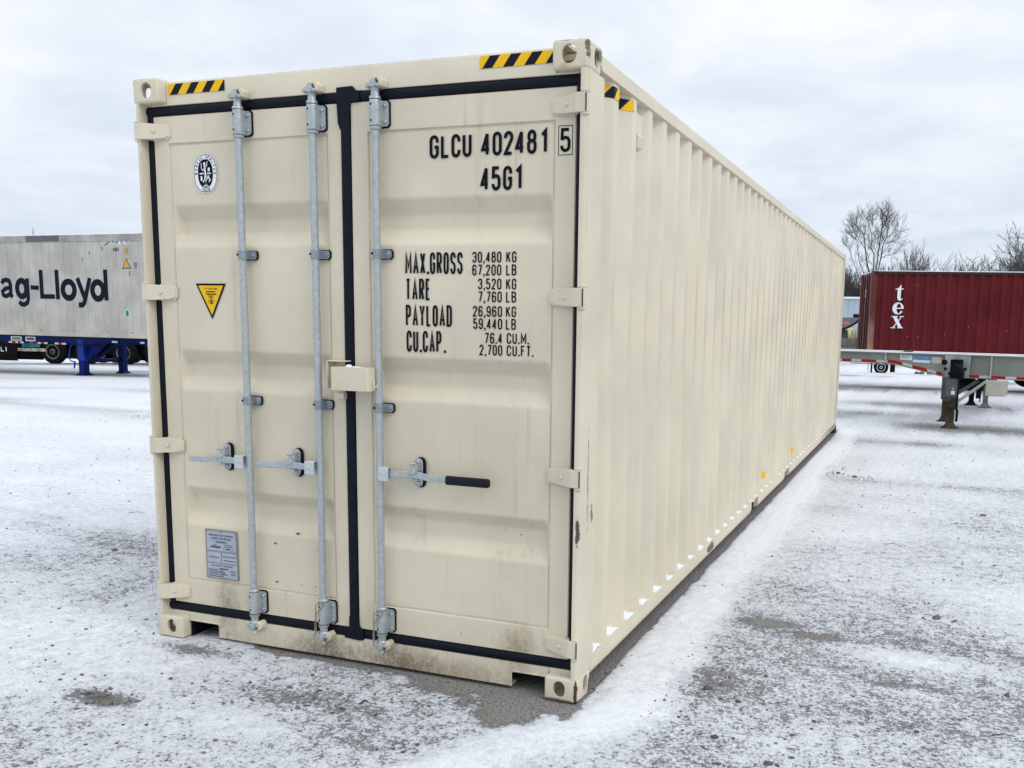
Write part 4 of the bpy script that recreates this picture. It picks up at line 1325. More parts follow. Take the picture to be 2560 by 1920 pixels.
while x < xr - .15:
    bx += [x, x+.012, x+.020, x+.032]; x += .31 if (int(x*10) % 2) else .26
bx += [xr]
vs = []; fs = []
for i, x in enumerate(bx):
    y_ = 0.0 if (i % 4 in (0, 1)) or i == 0 else .016
    vs += [(x, y_, .19), (x, y_, 2.70)]
for i in range(len(bx)-1): fs.append((2*i, 2*i+2, 2*i+3, 2*i+1))
mb.add(vs, fs); mb.box(xl, xr, .012, 2.43, .19, 2.70)
side_panel = mb.build('side_wall', M['reefer'], reefer, fix=True)
mb = MB(); mb.box(xl, xr, -.015, 2.44, 2.70, 2.89); mb.build('top_side_rail', M['reefer_top'], reefer, bevel=.01)
mb = MB(); mb.box(-.156+1.2, 2.35, -.019, -.0155, 2.715, 2.885); mb.build('rail_patch', plain('dark_patch', (0.12, 0.12, 0.13), 0.6), reefer, label='dark grey repair patch')
mb = MB(); mb.box(xl, xr, -.012, 2.44, .0, .155); mb.box(xl, xr, -.006, 2.43, .155, .19); mb.build('bottom_side_rail', M['reefer_low'], reefer, bevel=.008)
for sx_ in (.6, 1.4, 2.7, 4.0, 4.9): MB().box(sx_, sx_+.03, -.014, -.011, .135, .165).build('rivet', M['hole'], reefer)
mb = MB(); mb.box(xl, xr, .02, 2.42, 2.89, 2.915); mb.build('roof', M['snow'], reefer, bevel=.01)
for x in (xl, xr-.165):
    MB().box(x, x+.165, -.018, .17, -.002, .117).build('corner_casting', M['reefer_low'], reefer, bevel=.01); MB().box(x, x+.165, -.018, .17, 2.79, 2.908).build('corner_casting', M['reefer_low'], reefer, bevel=.01)
M['logo'] = plain('dark_blue_lettering', (0.003, 0.008, 0.018), 0.6, spec=0.1)
PR = lambda u, v, k: (u, -.0035 - .0006*k, v - RZ0 + 2.129 - .0)
mb = MB(); W = .172
def RL(pts, w=W, k=0): ribbon(mb, pts, w, PR, k)
def ring(cx_, cz_, rx_, rz_, w=W, k=0, a0=0, a1=360, n=26):
    RL([(cx_ + rx_*math.cos(R(a0+(a1-a0)*i/n)), cz_ + rz_*math.sin(R(a0+(a1-a0)*i/n))) for i in range(n+1)], w, k)
# L l o y d
RL([(1.535, .835), (1.535, 0)], .152); RL([(1.46, .066), (2.045, .066)], .132, 1)
RL([(2.158, .835), (2.158, -.01)], .152)
ring(2.592, .262, .228, .236)
RL([(2.945, .600), (3.195, .030)], .150); RL([(3.425, .600), (3.175, -.090), (3.10, -.165), (2.95, -.165)], .145, 1)
RL([(4.015, .835), (4.015, -.03)], .150); ring(3.705, .250, .205, .236, k=1)
RL([(1.095, .325), (1.425, .315)], .125)
# g a p a H
RL([(.975, .590), (.975, .00), (.93, -.12), (.80, -.175), (.68, -.165), (.60, -.09)], .140); ring(.735, .290, .185, .232, k=1)
def let_a(x):
    RL([(x+.05, .43), (x+.10, .515), (x+.23, .545), (x+.36, .51), (x+.40, .40), (x+.40, .10), (x+.46, .035)], .135)
    RL([(x+.40, .325), (x+.18, .285), (x+.055, .20), (x+.075, .10), (x+.19, .06), (x+.33, .11), (x+.40, .20)], .125, 1)
let_a(-.115)
RL([(-.86, .600), (-.86, -.22)], .15); ring(-.58, .270, .20, .236, k=1)
let_a(-1.48)
RL([(-2.20, .835), (-2.20, 0)], .152); RL([(-1.64, .835), (-1.64, 0)], .152); RL([(-2.20, .44), (-1.64, .44)], .13, 1)
mb.build('lettering', M['logo'], reefer, fix=False)
mb = MB(); PRz = lambda u, v, k: (u, -.0035 - .0005*k, v - RZ0)
mb.flat([(4.335, 3.660), (4.335, 3.790), (5.05, 3.790), (5.05, 3.660)], 'y', -.0030)
mb.v = [(v[0], v[1], v[2]-RZ0) for v in mb.v]
mb.build('id_panel', M['white'], reefer, fix=True)
mb = MB()
line(mb, 'HLBU', 4.345, 4.575, 3.672, 3.780, .016, PRz); line(mb, '927', 4.64, 4.80, 3.672, 3.780, .016, PRz); line(mb, '913', 4.83, 4.97, 3.672, 3.780, .016, PRz); line(mb, '8', 5.0, 5.04, 3.672, 3.780, .014, PRz)
mb.v = [(v[0], v[1]-.002, v[2]) for v in mb.v]; mb.build('lettering', M['ink'], reefer, fix=False); mb = MB()
line(mb, '45R1', 4.355, 4.565, 3.465, 3.570, .016, PRz)
mb.v = [(v[0], v[1]-.002, v[2]) for v in mb.v]
mb.build('lettering', M['ink'], reefer, fix=False)
mb = MB(); mb.box(4.77, 4.89, -.004, -.001, 3.40-RZ0, 3.56-RZ0); mb.build('height_sticker', plain('faded_ochre', (0.42, 0.28, 0.05), 0.5, scale=30, var=.3), reefer)
mb = MB(); mb.prism([(4.655, 2.99-RZ0), (4.97, 2.99-RZ0), (4.823, 3.275-RZ0)], 'y', -.004, -.001); tri = mb.build('warning_sticker', M['ink'], reefer)
mb = MB(); mb.prism([(4.690, 3.012-RZ0), (4.936, 3.012-RZ0), (4.823, 3.235-RZ0)], 'y', -.006, -.0042); mb.build('sticker_face', plain('faded_orange', (0.65, 0.36, 0.05), 0.5), tri)
mb = MB(); mb.box(5.08, 5.21, -.004, -.001, 3.06-RZ0, 3.16-RZ0); mb.box(5.12, 5.18, -.004, -.001, 2.99-RZ0, 3.058-RZ0); mb.build('sticker', plain('grey_sticker', (0.2, 0.2, 0.21), 0.5, scale=40, var=.4), reefer)
mb = MB(); mb.flat(ell(4.755, 1.745-RZ0, .078, .118, 20, 2)[::-1], 'y', -.003); wo = mb.build('seal_sticker', M['white'], reefer, fix=False)
mb = MB(); mb.flat(ell(4.755, 1.745-RZ0, .062, .10, 20, 2)[::-1], 'y', -.005); mb.build('sticker_face', plain('teal_print', (0.01, 0.24, 0.24), 0.4, scale=25, var=.4), wo, fix=False)
mb = MB(); z0_, z1_ = 2.70-RZ0, 3.06-RZ0
for q in ([(3.40, z0_), (3.70, z0_), (3.70, z1_), (3.40, z1_), (3.40, z0_)], [(3.45, z0_+.05), (3.64, z0_+.05), (3.64, z1_-.09), (3.45, z1_-.09), (3.45, z0_+.05)]):
    ribbon(mb, q, .02, lambda u, v, k: (u, -.003, v), 0)
mb.build('document_frame', plain('grey_frame', (0.42, 0.46, 0.47), 0.5), reefer, fix=False)
mb = MB()
for (u, v, a, l) in ((3.45, 3.37, 1.4, .12), (3.18, 3.20, 1.5, .10), (3.97, 3.50, 1.9, .10), (4.05, 3.63, .5, .22), (4.9, 2.80, 1.5, .12)):
    ribbon(mb, [(u, v-RZ0), (u+l*math.cos(a), v-RZ0+l*math.sin(a))], .022, lambda u, v, k: (u, -.003, v), 0)
mb.build('scrape_mark', M['ink'], reefer, fix=False)

def wheel_set(parent, x, y, z, r_=.50, w=.26, rim=True, dual=True, s_=-1):
    """tyre with rim; s_ side facing -y"""
    mb = MB()
    prof = [(r_*.56, -w/2), (r_*.80, -w/2-.01), (r_*.95, -w/2+.01), (r_, -w/2+.05), (r_, w/2-.05), (r_*.95, w/2-.01), (r_*.56, w/2)]
    mb.lathe(prof, (x, y, z), 'y', 30)
    t_ = mb.build('tyre', M['tyre'], parent, smooth=40)
    if rim:
        rm = MB(); rmat = M['rim'] if parent.name != 'container_chassis.001' and parent.name != 'container_chassis.002' else M['rim_dull']
        rm.lathe([(r_*.60, -w/2-.012), (r_*.55, -w/2-.018), (r_*.52, -w/2-.002), (r_*.44, -w/2+.030), (r_*.24, -w/2+.020), (r_*.20, -w/2-.01), (r_*.08, -w/2-.02), (0.001, -w/2-.02)], (x, y, z), 'y', 30, cap=False)
        ro = rm.build('rim', rmat, t_, smooth=40)
        hb = MB()
        for k in range(10):
            a = 2*PI*k/10; hb.lathe([(.014, -w/2+.005), (.014, -w/2+.06)], (x + r_*.30*math.cos(a), y, z + r_*.30*math.sin(a)), 'y', 6)
        hb.lathe([(r_*.11, -w/2-.035), (r_*.13, -w/2+.05)], (x, y, z), 'y', 14)
        hb.build('hub', M['axle'], t_, smooth=40)
    return t_

def landing_leg(parent, x, y, ztop, zfoot, mat, mat_in, wo=.19, wi=.13, zmid=None, foot=.10, name='landing_leg'):
    zmid = zmid if zmid is not None else zfoot + .5
    mb = MB(); mb.box(x-wo/2, x+wo/2, y-wo*.45, y+wo*.45, zmid, ztop)
    o = mb.build(name, mat, parent, bevel=.008)
    mb = MB(); mb.box(x-wi/2, x+wi/2, y-wi/2, y+wi/2, zfoot+.06, zmid+.0)
    i_ = mb.build('inner_leg', mat_in, o, bevel=.005)
    if foot:
        mb = MB()
        g = foot; k = wi*.5
        mb.add([(x-g, y-g, zfoot+.0), (x+g, y-g, zfoot+.0), (x+g, y+g, zfoot), (x-g, y+g, zfoot),
                (x-k, y-k, zfoot+.09), (x+k, y-k, zfoot+.09), (x+k, y+k, zfoot+.09), (x-k, y+k, zfoot+.09)],
               [(0, 3, 2, 1), (4, 5, 6, 7), (0, 1, 5, 4), (1, 2, 6, 5), (2, 3, 7, 6), (3, 0, 4, 7)])
        mb.box(x-g*1.35, x+g*1.35, y-g, y+g, zfoot-.012, zfoot+.008)
        mb.build('foot', mat_in, o, bevel=.004)
    return o

# blue chassis under it (local x along the trailer, z = 0 at the yard level)
bc = empty('container_chassis', (RX0, RY0+.25, 0))
tag(bc, 'bright blue container chassis standing on its landing legs under the weathered white container', 'trailer')
def ibeam(mb, pts_top, zt, pts_bot, y, fl=.07, t_=.012):
    """side beam from a web outline plus flanges following it"""
    poly = pts_bot + pts_top[::-1]
    mb.prism(poly, 'y', y-.006, y+.006)
    for pts, s_ in ((pts_top, -1), (pts_bot, 1)):
        for (a, b) in zip(pts[:-1], pts[1:]):
            vs = []
            for p in (a, b):
                for dy in (-fl, fl):
                    for dz in (0, s_*t_): vs.append((p[0], y+dy, p[1]+dz))
            mb.add(vs, [(0, 1, 3, 2), (4, 6, 7, 5), (0, 4, 5, 1), (2, 3, 7, 6), (0, 2, 6, 4), (1, 5, 7, 3)])
mb = MB()
for y_ in (0, 1.75):
    ibeam(mb, [(-6.6, 1.035), (5.3, 1.035)], 0, [(-6.6, .80), (2.9, .80), (3.7, .90), (5.3, .93)], y_)
for x in (-6.3, -5, -3.7, -2.4, -1.1, .2, 1.5, 2.6, 4.0, 5.1): mb.box(x, x+.08, .01, 1.74, .83, 1.02)
mb.build('frame', M['blue'], bc)
lg = landing_leg(bc, 2.62, .10, .98, -.10, M['blue_lt'], M['blue'], .24, .20, .34, foot=.20)
lg2 = landing_leg(bc, 2.30, 1.84, .95, -.13, M['blue'], M['blue'], .20, .19, .30, foot=.18)
mb = MB()
mb.tube([(2.62, .12, .33), (2.24, 1.84, .30)], .055, 8); mb.tube([(2.75, .12, .42), (3.5, .14, .93)], .05, 8); mb.tube([(2.68, .12, .98), (2.95, .3, .38), (3.4, .6, .92)], .05, 8)
mb.prism([(2.75, .78), (3.6, .90), (3.1, .55), (2.75, .42)], 'y', .12, .13)
mb.build('leg_brace', M['blue'], bc, smooth=40)
mb = MB(); mb.tube([(2.40, -.06, .82), (2.30, -.08, .70), (2.23, -.06, .42), (2.28, -.06, .33), (2.46, -.05, .30)], .018, 8); mb.tube([(2.47, -.08, .30), (2.43, -.08, .11)], .022, 8)
mb.build('crank_handle', M['blue_lt'], bc, smooth=60)
tp = []
for (a, b, red) in ((-.16, .0, 0), (-.02, .13, 1), (.13, .22, 0), (.22, .33, 1), (.33, .45, 0), (.70, .85, 1), (.95, 1.05, 1), (1.05, 1.15, 0), (1.18, 1.30, 1), (1.30, 1.42, 0), (1.72, 1.86, 0), (1.86, 1.98, 1), (2.0, 2.16, 0), (3.95, 4.15, 0), (5.0, 5.15, 0), (-1.2, -.9, 1), (-.9, -.6, 0)):
    dz = .0 if a < 3.5 else .10
    mb = MB(); mb.box(a, b, -.085, -.072, .800+dz, .852+dz); mb.build('reflector', M['red_tape'] if red else M['white_tape'], bc)
for a, b in ((-.156, .30), (.45, .86)):
    mb = MB(); mb.box(a, b, -.012, -.0065, .862, 1.0); pl_ = mb.build('sign_plate', M['white'], bc)
    mb = MB(); mb.box(a+.06, b-.05, -.016, -.0125, .905, .965); mb.build('plate_print', plain('green_print', (0.16, 0.23, 0.18), .5, scale=60, var=.6) if a < 0 else M['navy'], pl_)
for (x, s_) in ((-5.2, 0), (-3.95, 0)): 
    for y_ in (0.1, 1.7): wheel_set(bc, x, y_, .50 - .12)
mb = MB(); mb.box(-5.24, -5.16, 0, 1.8, .34, .42); mb.box(-3.99, -3.91, 0, 1.8, .34, .42); mb.box(-5.6, -3.5, .05, .12, .45, .80); mb.box(-5.6, -3.5, 1.66, 1.73, .45, .80); mb.build('axle', M['axle'], bc)

# ------------------------------------------------------------------ dark trailers in the row behind
def dark_trailer(loc, rz, wheels, label, x0, x1, extra=True, z=0.0):
    r_ = empty('container_chassis', loc, rz); tag(r_, label, 'trailer', 'trailers parked in the rear row')
    mb = MB()
    for y_ in (.3, 1.9): ibeam(mb, [(x0, 1.15), (x1, 1.15)], 0, [(x0, .86), (x1, .86)], y_)
    for x in np.arange(x0, x1, 1.2): mb.box(x, x+.08, .3, 1.9, .9, 1.1)
    mb.build('frame', M['axle'], r_)
    for x in wheels:
        wheel_set(r_, x, .16, .5); wheel_set(r_, x, 2.1, .5, rim=False)
        mb = MB(); mb.box(x-.06, x+.06, .1, 2.2, .44, .56); mb.build('axle', M['axle'], r_)
    return r_
GZ = -.335
dt = dark_trailer((-29.49, 24.40, GZ), R(14.3), (0.0, 1.42, 3.04, 4.40, 6.6), 'black chassis row seen between the wheels below the weathered white container, nearer of two', -4, 9)
mb = MB()
mb.box(-.55, 3.6, .5, 1.9, .40, .86); mb.box(-2.9, -.6, .25, .32, .15, 1.0); mb.box(4.9, 6.0, .4, 1.9, .2, .86)
mb.build('suspension', M['axle'], dt)
mb = MB(); mb.box(-2.95, -1.6, .10, .13, .10, .90); fl_ = mb.build('mud_flap', M['axle'], dt)
mb = MB(); PF = lambda u, v, k: (u, .096 - .001*k, v)
line(mb, 'DCLI', -2.72, -2.02, .46, .66, .035, PF); mb.build('lettering', M['white'], fl_, fix=False)
mb = MB(); mb.box(-1.5, -.25, .02, .10, .50, .62); mb.build('bumper', plain('weathered_bumper', (0.36, 0.34, 0.28), 0.6, scale=6, var=.5), dt)
mb = MB(); mb.box(-1.3, -.55, .02, .08, .66, .86); mb.build('tail_light', plain('teal_box', (0.01, 0.14, 0.17), 0.5, scale=5, var=.5), dt)
dt2 = dark_trailer((-31.6, 27.6, GZ-.1), R(12), (1.0, 2.4, 4.2, 8.0, 9.3), 'black chassis row seen between the wheels below the weathered white container, farther of two', -4, 11)
mb = MB(); mb.box(-2.5, 10.5, .6, 1.9, .12, .95); mb.build('dark_filler', M['axle'], dt2)  # dark bulk added to blacken the gaps between the wheels

# ------------------------------------------------------------------ grey chassis on the right
M['grey'] = plain('grey_chassis_paint', (0.24, 0.25, 0.225), 0.5, 0.05, 0.12, 2.5, 0.4)
M['grey_lt'] = plain('galvanised_gusset', (0.30, 0.35, 0.335), 0.5, 0.2, 0.18, 5.0, 0.4)
M['leg_grey'] = plain('dark_leg_paint', (0.10, 0.115, 0.115), 0.55, 0.1, 0.15, 6.0)
M['leg_rust'] = plain('muddy_leg', (0.045, 0.036, 0.026), 0.8, 0, 0.35, 9.0, second=(0.085, 0.062, 0.04), thr=(.5, .65))
M['beige'] = plain('beige_box_paint', (0.42, 0.41, 0.35), 0.5, var=0.06, scale=4)
gc = empty('container_chassis', (2.208, 14.699, 0), R(-12.76))
tag(gc, 'grey gooseneck chassis with red and white reflector strip, standing empty behind the cream container', 'trailer')
mb = MB()
top = [(-2.4, 1.282), (12.3, 1.282)]
bot = [(-2.4, 1.082), (.206, 1.082), (.99, 1.078), (1.90, .875), (12.3, .872)]
ibeam(mb, top, 0, bot, .075, .07)
ibeam(mb, top, 0, bot, 1.02, .07)
for x in (-2.3, -1.2, 0, 1.2, 2.4, 3.7, 5.0, 6.3, 7.6, 8.9, 10.2, 11.6): mb.box(x, x+.08, .085, 1.01, 1.10, 1.25)
mb.box(.20, .99, .02, .14, 1.055, 1.0655)
mb.build('frame', M['grey'], gc)
for s_ in (-.4, .852, 2.684, 4.5, 6.3, 8.1):
    mb = MB(); zb = 1.085 if s_ < .99 else .885
    mb.box(s_-.008, s_+.008, .004, .068, zb, 1.27); mb.build('stiffener', plain('light_edge', (0.45, 0.46, 0.44), .5), gc)
mb = MB(); mb.prism([(1.925, .876), (2.335, .876), (2.345, 1.268), (1.905, 1.268)], 'y', -.002, .004); mb.build('gusset_plate', M['grey_lt'], gc)
for (x, z, r_) in ((1.902, 1.142, .052), (1.925, 1.027, .026), (2.262, 1.031, .026)):
    mb = MB(); mb.lathe([(r_, -.012), (r_, .002)], (x, 0, z), 'y', 16); o_ = mb.build('plate_hole', M['hole'], gc)
mb = MB(); mb.box(-2.4, 12.3, .006, .146, 1.2825, 1.300); mb.box(-2.4, 12.3, .95, 1.09, 1.2825, 1.297)
mb.build('snow_cover', M['snow'], gc, bevel=.006, kind='stuff')
tb = [(-.6, -.42, 0), (-.42, -.22, 1), (-.22, .02, 0), (.02, .206, 1), (.206, .392, 0), (.392, .674, 1), (.674, .885, 0)]
x = 2.306
seq = []
for (a, b, rd) in ((2.306, 2.492, 1), (2.492, 2.688, 0), (2.688, 2.921, 1), (2.921, 3.095, 0)): seq.append((a, b, rd))
x = 3.095; rd = 1
while x < 12: seq.append((x, x+.23, rd)); x += .23; rd = 1-rd
for (a, b, rd) in tb:
    mb = MB(); mb.box(a, b, -.0085, -.0035+.07, 1.094, 1.138); 
    mb = MB(); mb.box(a, b, .062, .0675, 1.094, 1.138); mb.build('reflector', M['red_tape'] if rd else M['white_tape'], gc)
for (a, b, rd) in seq:
    mb = MB(); mb.box(a, b, .062, .0675, .886, .930); mb.build('reflector', M['red_tape'] if rd else M['white_tape'], gc)
for (a, za, b, zb, rd) in ((.885, 1.125, 1.0, 1.122, 1), (1.0, 1.122, 1.152, 1.090, 1), (1.152, 1.090, 1.332, 1.047, 0), (1.332, 1.047, 1.598, .988, 1), (1.598, .988, 1.762, .949, 0), (1.762, .949, 1.852, .930, 1)):
    mb = MB(); mb.prism([(a, za-.026), (b, zb-.026), (b, zb+.020), (a, za+.020)], 'y', .061, .0675); mb.build('reflector', M['red_tape'] if rd else M['white_tape'], gc)
def gplate(q, name='sign_plate', mat=None):
    mb = MB(); mb.prism(q, 'y', .062, .0680); return mb.build(name, mat or M['white'], gc)
p1 = gplate([(1.104, 1.160), (1.318, 1.152), (1.318, 1.246), (1.106, 1.252)])
mb = MB()
for k in range(3): ribbon(mb, [(1.125, 1.232-.02*k), (1.30 - .03*k, 1.228-.02*k)], .008, lambda u, v, k: (u, .0605, v), 0)
mb.build('plate_print', M['navy'], p1, fix=False)
M['skyblue'] = plain('light_blue_print', (0.13, 0.42, 0.66), 0.45)
M['deepblue'] = plain('deep_blue_print', (0.005, 0.09, 0.26), 0.45)
p2 = gplate([(1.331, 1.122), (1.629, 1.115), (1.664, 1.232), (1.356, 1.242)])
mb = MB(); mb.prism([(1.343, 1.172), (1.648, 1.164), (1.662, 1.230), (1.357, 1.239)], 'y', .0600, .0615); mb.build('plate_band', M['skyblue'], p2)
mb = MB(); Pz = lambda u, v, k: (u + (v-1.165)*.28, .0592 - .0004*k, v)
sw = .0105
def lowd(x, k=0):
    ribbon(mb, [(x+.038, 1.232), (x+.038, 1.162)], sw, Pz, 0)
    ribbon(mb, [(x+.038, 1.202), (x+.012, 1.202), (x+.004, 1.192), (x+.004, 1.176), (x+.014, 1.166), (x+.038, 1.166)], sw*.85, Pz, 1)
def lowi(x): ribbon(mb, [(x, 1.205), (x, 1.162)], sw, Pz, 0); ribbon(mb, [(x, 1.216), (x, 1.228)], sw, Pz, 0)
lowi(1.366); ribbon(mb, [(1.392, 1.232), (1.392, 1.172), (1.406, 1.166)], sw, Pz, 0); ribbon(mb, [(1.382, 1.206), (1.410, 1.206)], sw*.7, Pz, 1)
lowd(1.428); lowi(1.508)
ribbon(mb, [(1.562, 1.202), (1.538, 1.202), (1.532, 1.192), (1.532, 1.176), (1.540, 1.166), (1.562, 1.166)], sw*.85, Pz, 0)
lowd(1.588)
mb.build('lettering', M['deepblue'], p2, fix=False)
p3 = gplate([(1.667, 1.118), (1.834, 1.112), (1.836, 1.222), (1.670, 1.232)], mat=plain('faded_plate', (0.55, 0.56, 0.52), .5, scale=20, var=.1))
# near landing leg with its gearbox
ll = landing_leg(gc, 2.140, -.35, .92, .012, M['leg_grey'], M['leg_rust'], .19, .118, .50)
mb = MB(); mb.box(2.034, 2.246, -.455, -.265, .36, .56); mb.ball((2.10, -.44, .50), .07, 10, 7); mb.build('leg_collar', M['leg_rust'], gc, bevel=.02)
mb = MB(); mb.prism([(2.10, .88), (2.10, 1.09), (2.125, 1.13), (2.19, 1.135), (2.265, 1.10), (2.305, 1.02), (2.315, .88)], 'y', -.46, -.27)
mb.lathe([(.075, -.50), (.09, -.47), (.09, -.455)], (2.20, 0, 1.02), 'y', 18)
mb.build('gearbox', M['axle'], gc, bevel=.02)
mb = MB(); mb.tube([(2.255, -.50, .90), (2.272, -.52, .885), (2.268, -.52, .38)], .016, 8); mb.tube([(2.268, -.52, .38), (2.268, -.53, .36), (2.285, -.53, .33), (2.283, -.53, .14)], .022, 8)
mb.build('crank_handle', M['axle'], gc, smooth=60)
mb = MB(); mb.box(2.145, 2.203, -.446, -.4375, .60, .665); mb.build('label_plate', M['white'], gc)
mb = MB(); mb.box(2.155, 2.19, -.4445, -.4375, .685, .72); mb.build('label_plate', M['grey_lt'], gc)
mb = MB(); mb.box(2.02, 2.25, -.26, .02, .86, .90); mb.box(2.06, 2.22, -.26, -.003, .90, 1.2); mb.build('leg_mount', M['axle'], gc)
landing_leg(gc, 1.80, .85, 1.0, .012, M['leg_grey'], M['leg_rust'], .17, .118, .42)
mb = MB()
def strut(mb, a, b, w, h):
    a, b = Vector(a), Vector(b); d = (b-a).normalized(); u = Vector((0, 1, 0)); v = d.cross(u)
    vs = []
    for p in (a, b):
        for su in (-1, 1):
            for sv in (-1, 1): vs.append(p + u*w*su*.5 + v*h*sv*.5)
    mb.add(vs, [(0, 1, 3, 2), (4, 6, 7, 5), (0, 4, 5, 1), (2, 3, 7, 6), (0, 2, 6, 4), (1, 5, 7, 3)])
strut(mb, (2.22, -.30, .46), (2.66, -.02, .86), .05, .055)
mb.build('leg_brace', M['grey_lt'], gc, bevel=.004)
mb = MB(); strut(mb, (1.88, .85, .46), (2.44, .95, .88), .05, .06); mb.build('leg_brace', M['leg_grey'], gc, bevel=.004)
mb = MB(); mb.prism([(2.30, .872), (2.70, .872), (2.52, .70), (2.40, .70)], 'y', .88, .90); mb.build('gusset_plate', M['axle'], gc)
mb = MB(); mb.tube([(2.05, -.26, .95), (1.83, .80, .95)], .02, 8); mb.tube([(2.05, -.26, .60), (1.83, .80, .60)], .03, 8); mb.build('cross_shaft', M['axle'], gc, smooth=60)
mb = MB(); mb.box(2.684, 2.978, -.36, .03, .603, .862); mb.build('tool_box', M['beige'], gc, bevel=.008)
for x in (9.2, 10.45):
    for y_ in (-.35, 1.45): wheel_set(gc, x, y_, .5)
    mb = MB(); mb.box(x-.06, x+.06, -.3, 1.4, .44, .56); mb.build('axle', M['axle'], gc)
mb = MB(); mb.box(8.7, 10.95, .03, .12, .50, .872); mb.box(8.7, 10.95, .97, 1.06, .50, .872); mb.build('suspension', M['axle'], gc)
mb = MB(); mb.ball((1.245, .075, 1.298), .05, 10, 6, 1.8, 1.0, .75); mb.ball((1.19, .08, 1.30), .035, 8, 5, 1.6, 1, .6)
tag(mb.build('strap_bundle', plain('green_strap', (0.03, 0.09, 0.06), .8, scale=60, var=.4), gc), 'crumpled green strap')

# ------------------------------------------------------------------ second empty chassis behind it
c2 = empty('container_chassis', (4.62, 19.05, 0), R(8))
tag(c2, 'dark empty chassis whose thin landing legs show under the grey chassis beside the beige box', 'trailer')
mb = MB()
ibeam(mb, [(-.2, 1.08), (12, 1.08)], 0, [(-.2, .84), (12, .84)], .08); ibeam(mb, [(-.2, 1.08), (12, 1.08)], 0, [(-.2, .84), (12, .84)], 1.1)
for x in np.arange(0, 12, 1.3): mb.box(x, x+.08, .08, 1.1, .88, 1.04)
mb.build('frame', M['leg_grey'], c2)
landing_leg(c2, .40, -.10, .84, .012, M['leg_grey'], M['leg_grey'], .10, .095, .5)
landing_leg(c2, .22, .55, .84, .012, M['axle'], M['axle'], .11, .10, .5)
landing_leg(c2, .60, 1.80, .84, .012, M['axle'], M['axle'], .11, .10, .5, foot=False)
mb = MB(); mb.box(-.1, .55, .3, .4, .35, .60); mb.prism([(-.35, .84), (.35, .84), (.1, .46), (-.05, .5)], 'y', .3, .42); mb.tube([(.30, -.12, .6), (.28, -.12, .13)], .014, 6)
mb.build('leg_brace', M['axle'], c2)
for x in (7.6, 8.9):
    for y_ in (-.2, 1.4): wheel_set(c2, x, y_, .5)
    mb = MB(); mb.box(x-.06, x+.06, -.2, 1.4, .44, .56); mb.build('axle', M['axle'], c2)

# ------------------------------------------------------------------ dark red container on the far chassis
M['maroon'] = paint('dark_red_paint', (0.112, 0.012, 0.016), rough=0.45, streak=0.12, var=0.12, dirt=(0.10, 0.05, 0.055), speck=0.0, spec=0.12)
M['maroon_end'] = paint('dark_red_paint_end', (0.12, 0.035, 0.045), rough=0.5, streak=0.1, var=0.10, dirt=(0.08, 0.05, 0.05), speck=0, spec=0.15)
RA = R(11.3)
rc = empty('shipping_container', (2.056, 25.03, .94), RA)
tag(rc, 'dark red corrugated container with white serif letters running down its side', 'shipping container')
M['maroon_post'] = paint('rusty_red_post', (0.10, 0.028, 0.018), rough=0.6, streak=0.1, var=0.2, dirt=(0.05, 0.03, 0.02), speck=0, blobs=[
    ((2.08, 25.0, 1.55), (.25, .4, .55), (0.36, 0.24, 0.18), .75, 2.6), ((2.08, 25.0, 1.15), (.25, .4, .25), (0.40, 0.26, 0.12), .8, 2.2)])
HR = 2.42
def rx_(s_):
    k = math.floor((s_-.20)/.297); u = s_ - .20 - k*.297
    if u < .075: return 0.055
    if u < .140: return .055 - .055*(u-.075)/.065 + 0
    if u < .225: return 0.0
    return .055*(u-.225)/.072
vs = []; fs = []; ss = []
s_ = .20
while s_ < 11.95:
    ss += [s_, s_+.075, s_+.140, s_+.225]; s_ += .297
ss = [.15] + ss + [12.05]
for q in ss: vs += [(q, .012 + rx_(min(q, 11.9)), .14), (q, .012 + rx_(min(q, 11.9)), HR-.08)]
for i in range(len(ss)-1): fs.append((2*i, 2*i+2, 2*i+3, 2*i+1))
mb = MB(); mb.add(vs, fs); mb.build('side_wall', M['maroon'], rc, fix=True)
mb = MB(); mb.box(.10, 12.1, .06, 2.38, .10, HR-.02); mb.build('inner_wall', M['maroon'], rc)
mb = MB(); mb.box(.13, 12.1, -.002, .08, HR-.085, HR-.015); mb.build('top_side_rail', plain('dark_top_rail', (0.035, 0.018, 0.018), .6), rc)
mb = MB(); mb.box(.13, 12.1, -.002, .08, .0, .145); mb.build('bottom_side_rail', M['maroon'], rc)
mb = MB(); mb.box(0.0, .155, 0, .16, .118, HR-.118); mb.build('corner_post', M['maroon_post'], rc, bevel=.01)
mb = MB(); mb.box(.0, .155, 2.28, 2.438, .118, HR-.118); mb.build('corner_post', M['maroon_post'], rc, bevel=.01)
for (x, y_) in ((0, 0), (0, 2.276), (12.014, 0), (12.014, 2.276)):
    mb = MB(); mb.box(x-.002, x+.176, y_-.003, y_+.162, .0, .118); mb.build('corner_casting', M['maroon_post'], rc, bevel=.008)
    mb = MB(); mb.box(x-.002, x+.176, y_-.003, y_+.162, HR-.118, HR+.003); mb.build('corner_casting', M['maroon_post'], rc, bevel=.008)
mb = MB(); mb.box(.085, .16, -.006, -.0035, HR-.095, HR-.025); mb.build('casting_hole', M['hole'], rc)
mb = MB()
for k in range(8): mb.box(.018, .05, .18 + k*.265, .18 + k*.265 + .17, .14, HR-.12)
mb.box(.045, .10, .15, 2.29, .05, HR-.03)
mb.build('end_wall', M['maroon_end'], rc)
mb = MB()
for y_ in (.55, .95, 1.5, 1.9): mb.tube([(.0, y_, .05), (.0, y_, HR-.05)], .018, 8)
mb.build('locking_bar', M['maroon_post'], rc, smooth=60)
mb = MB(); P3 = lambda u, v, k: (.014, 1.36 - u, v)
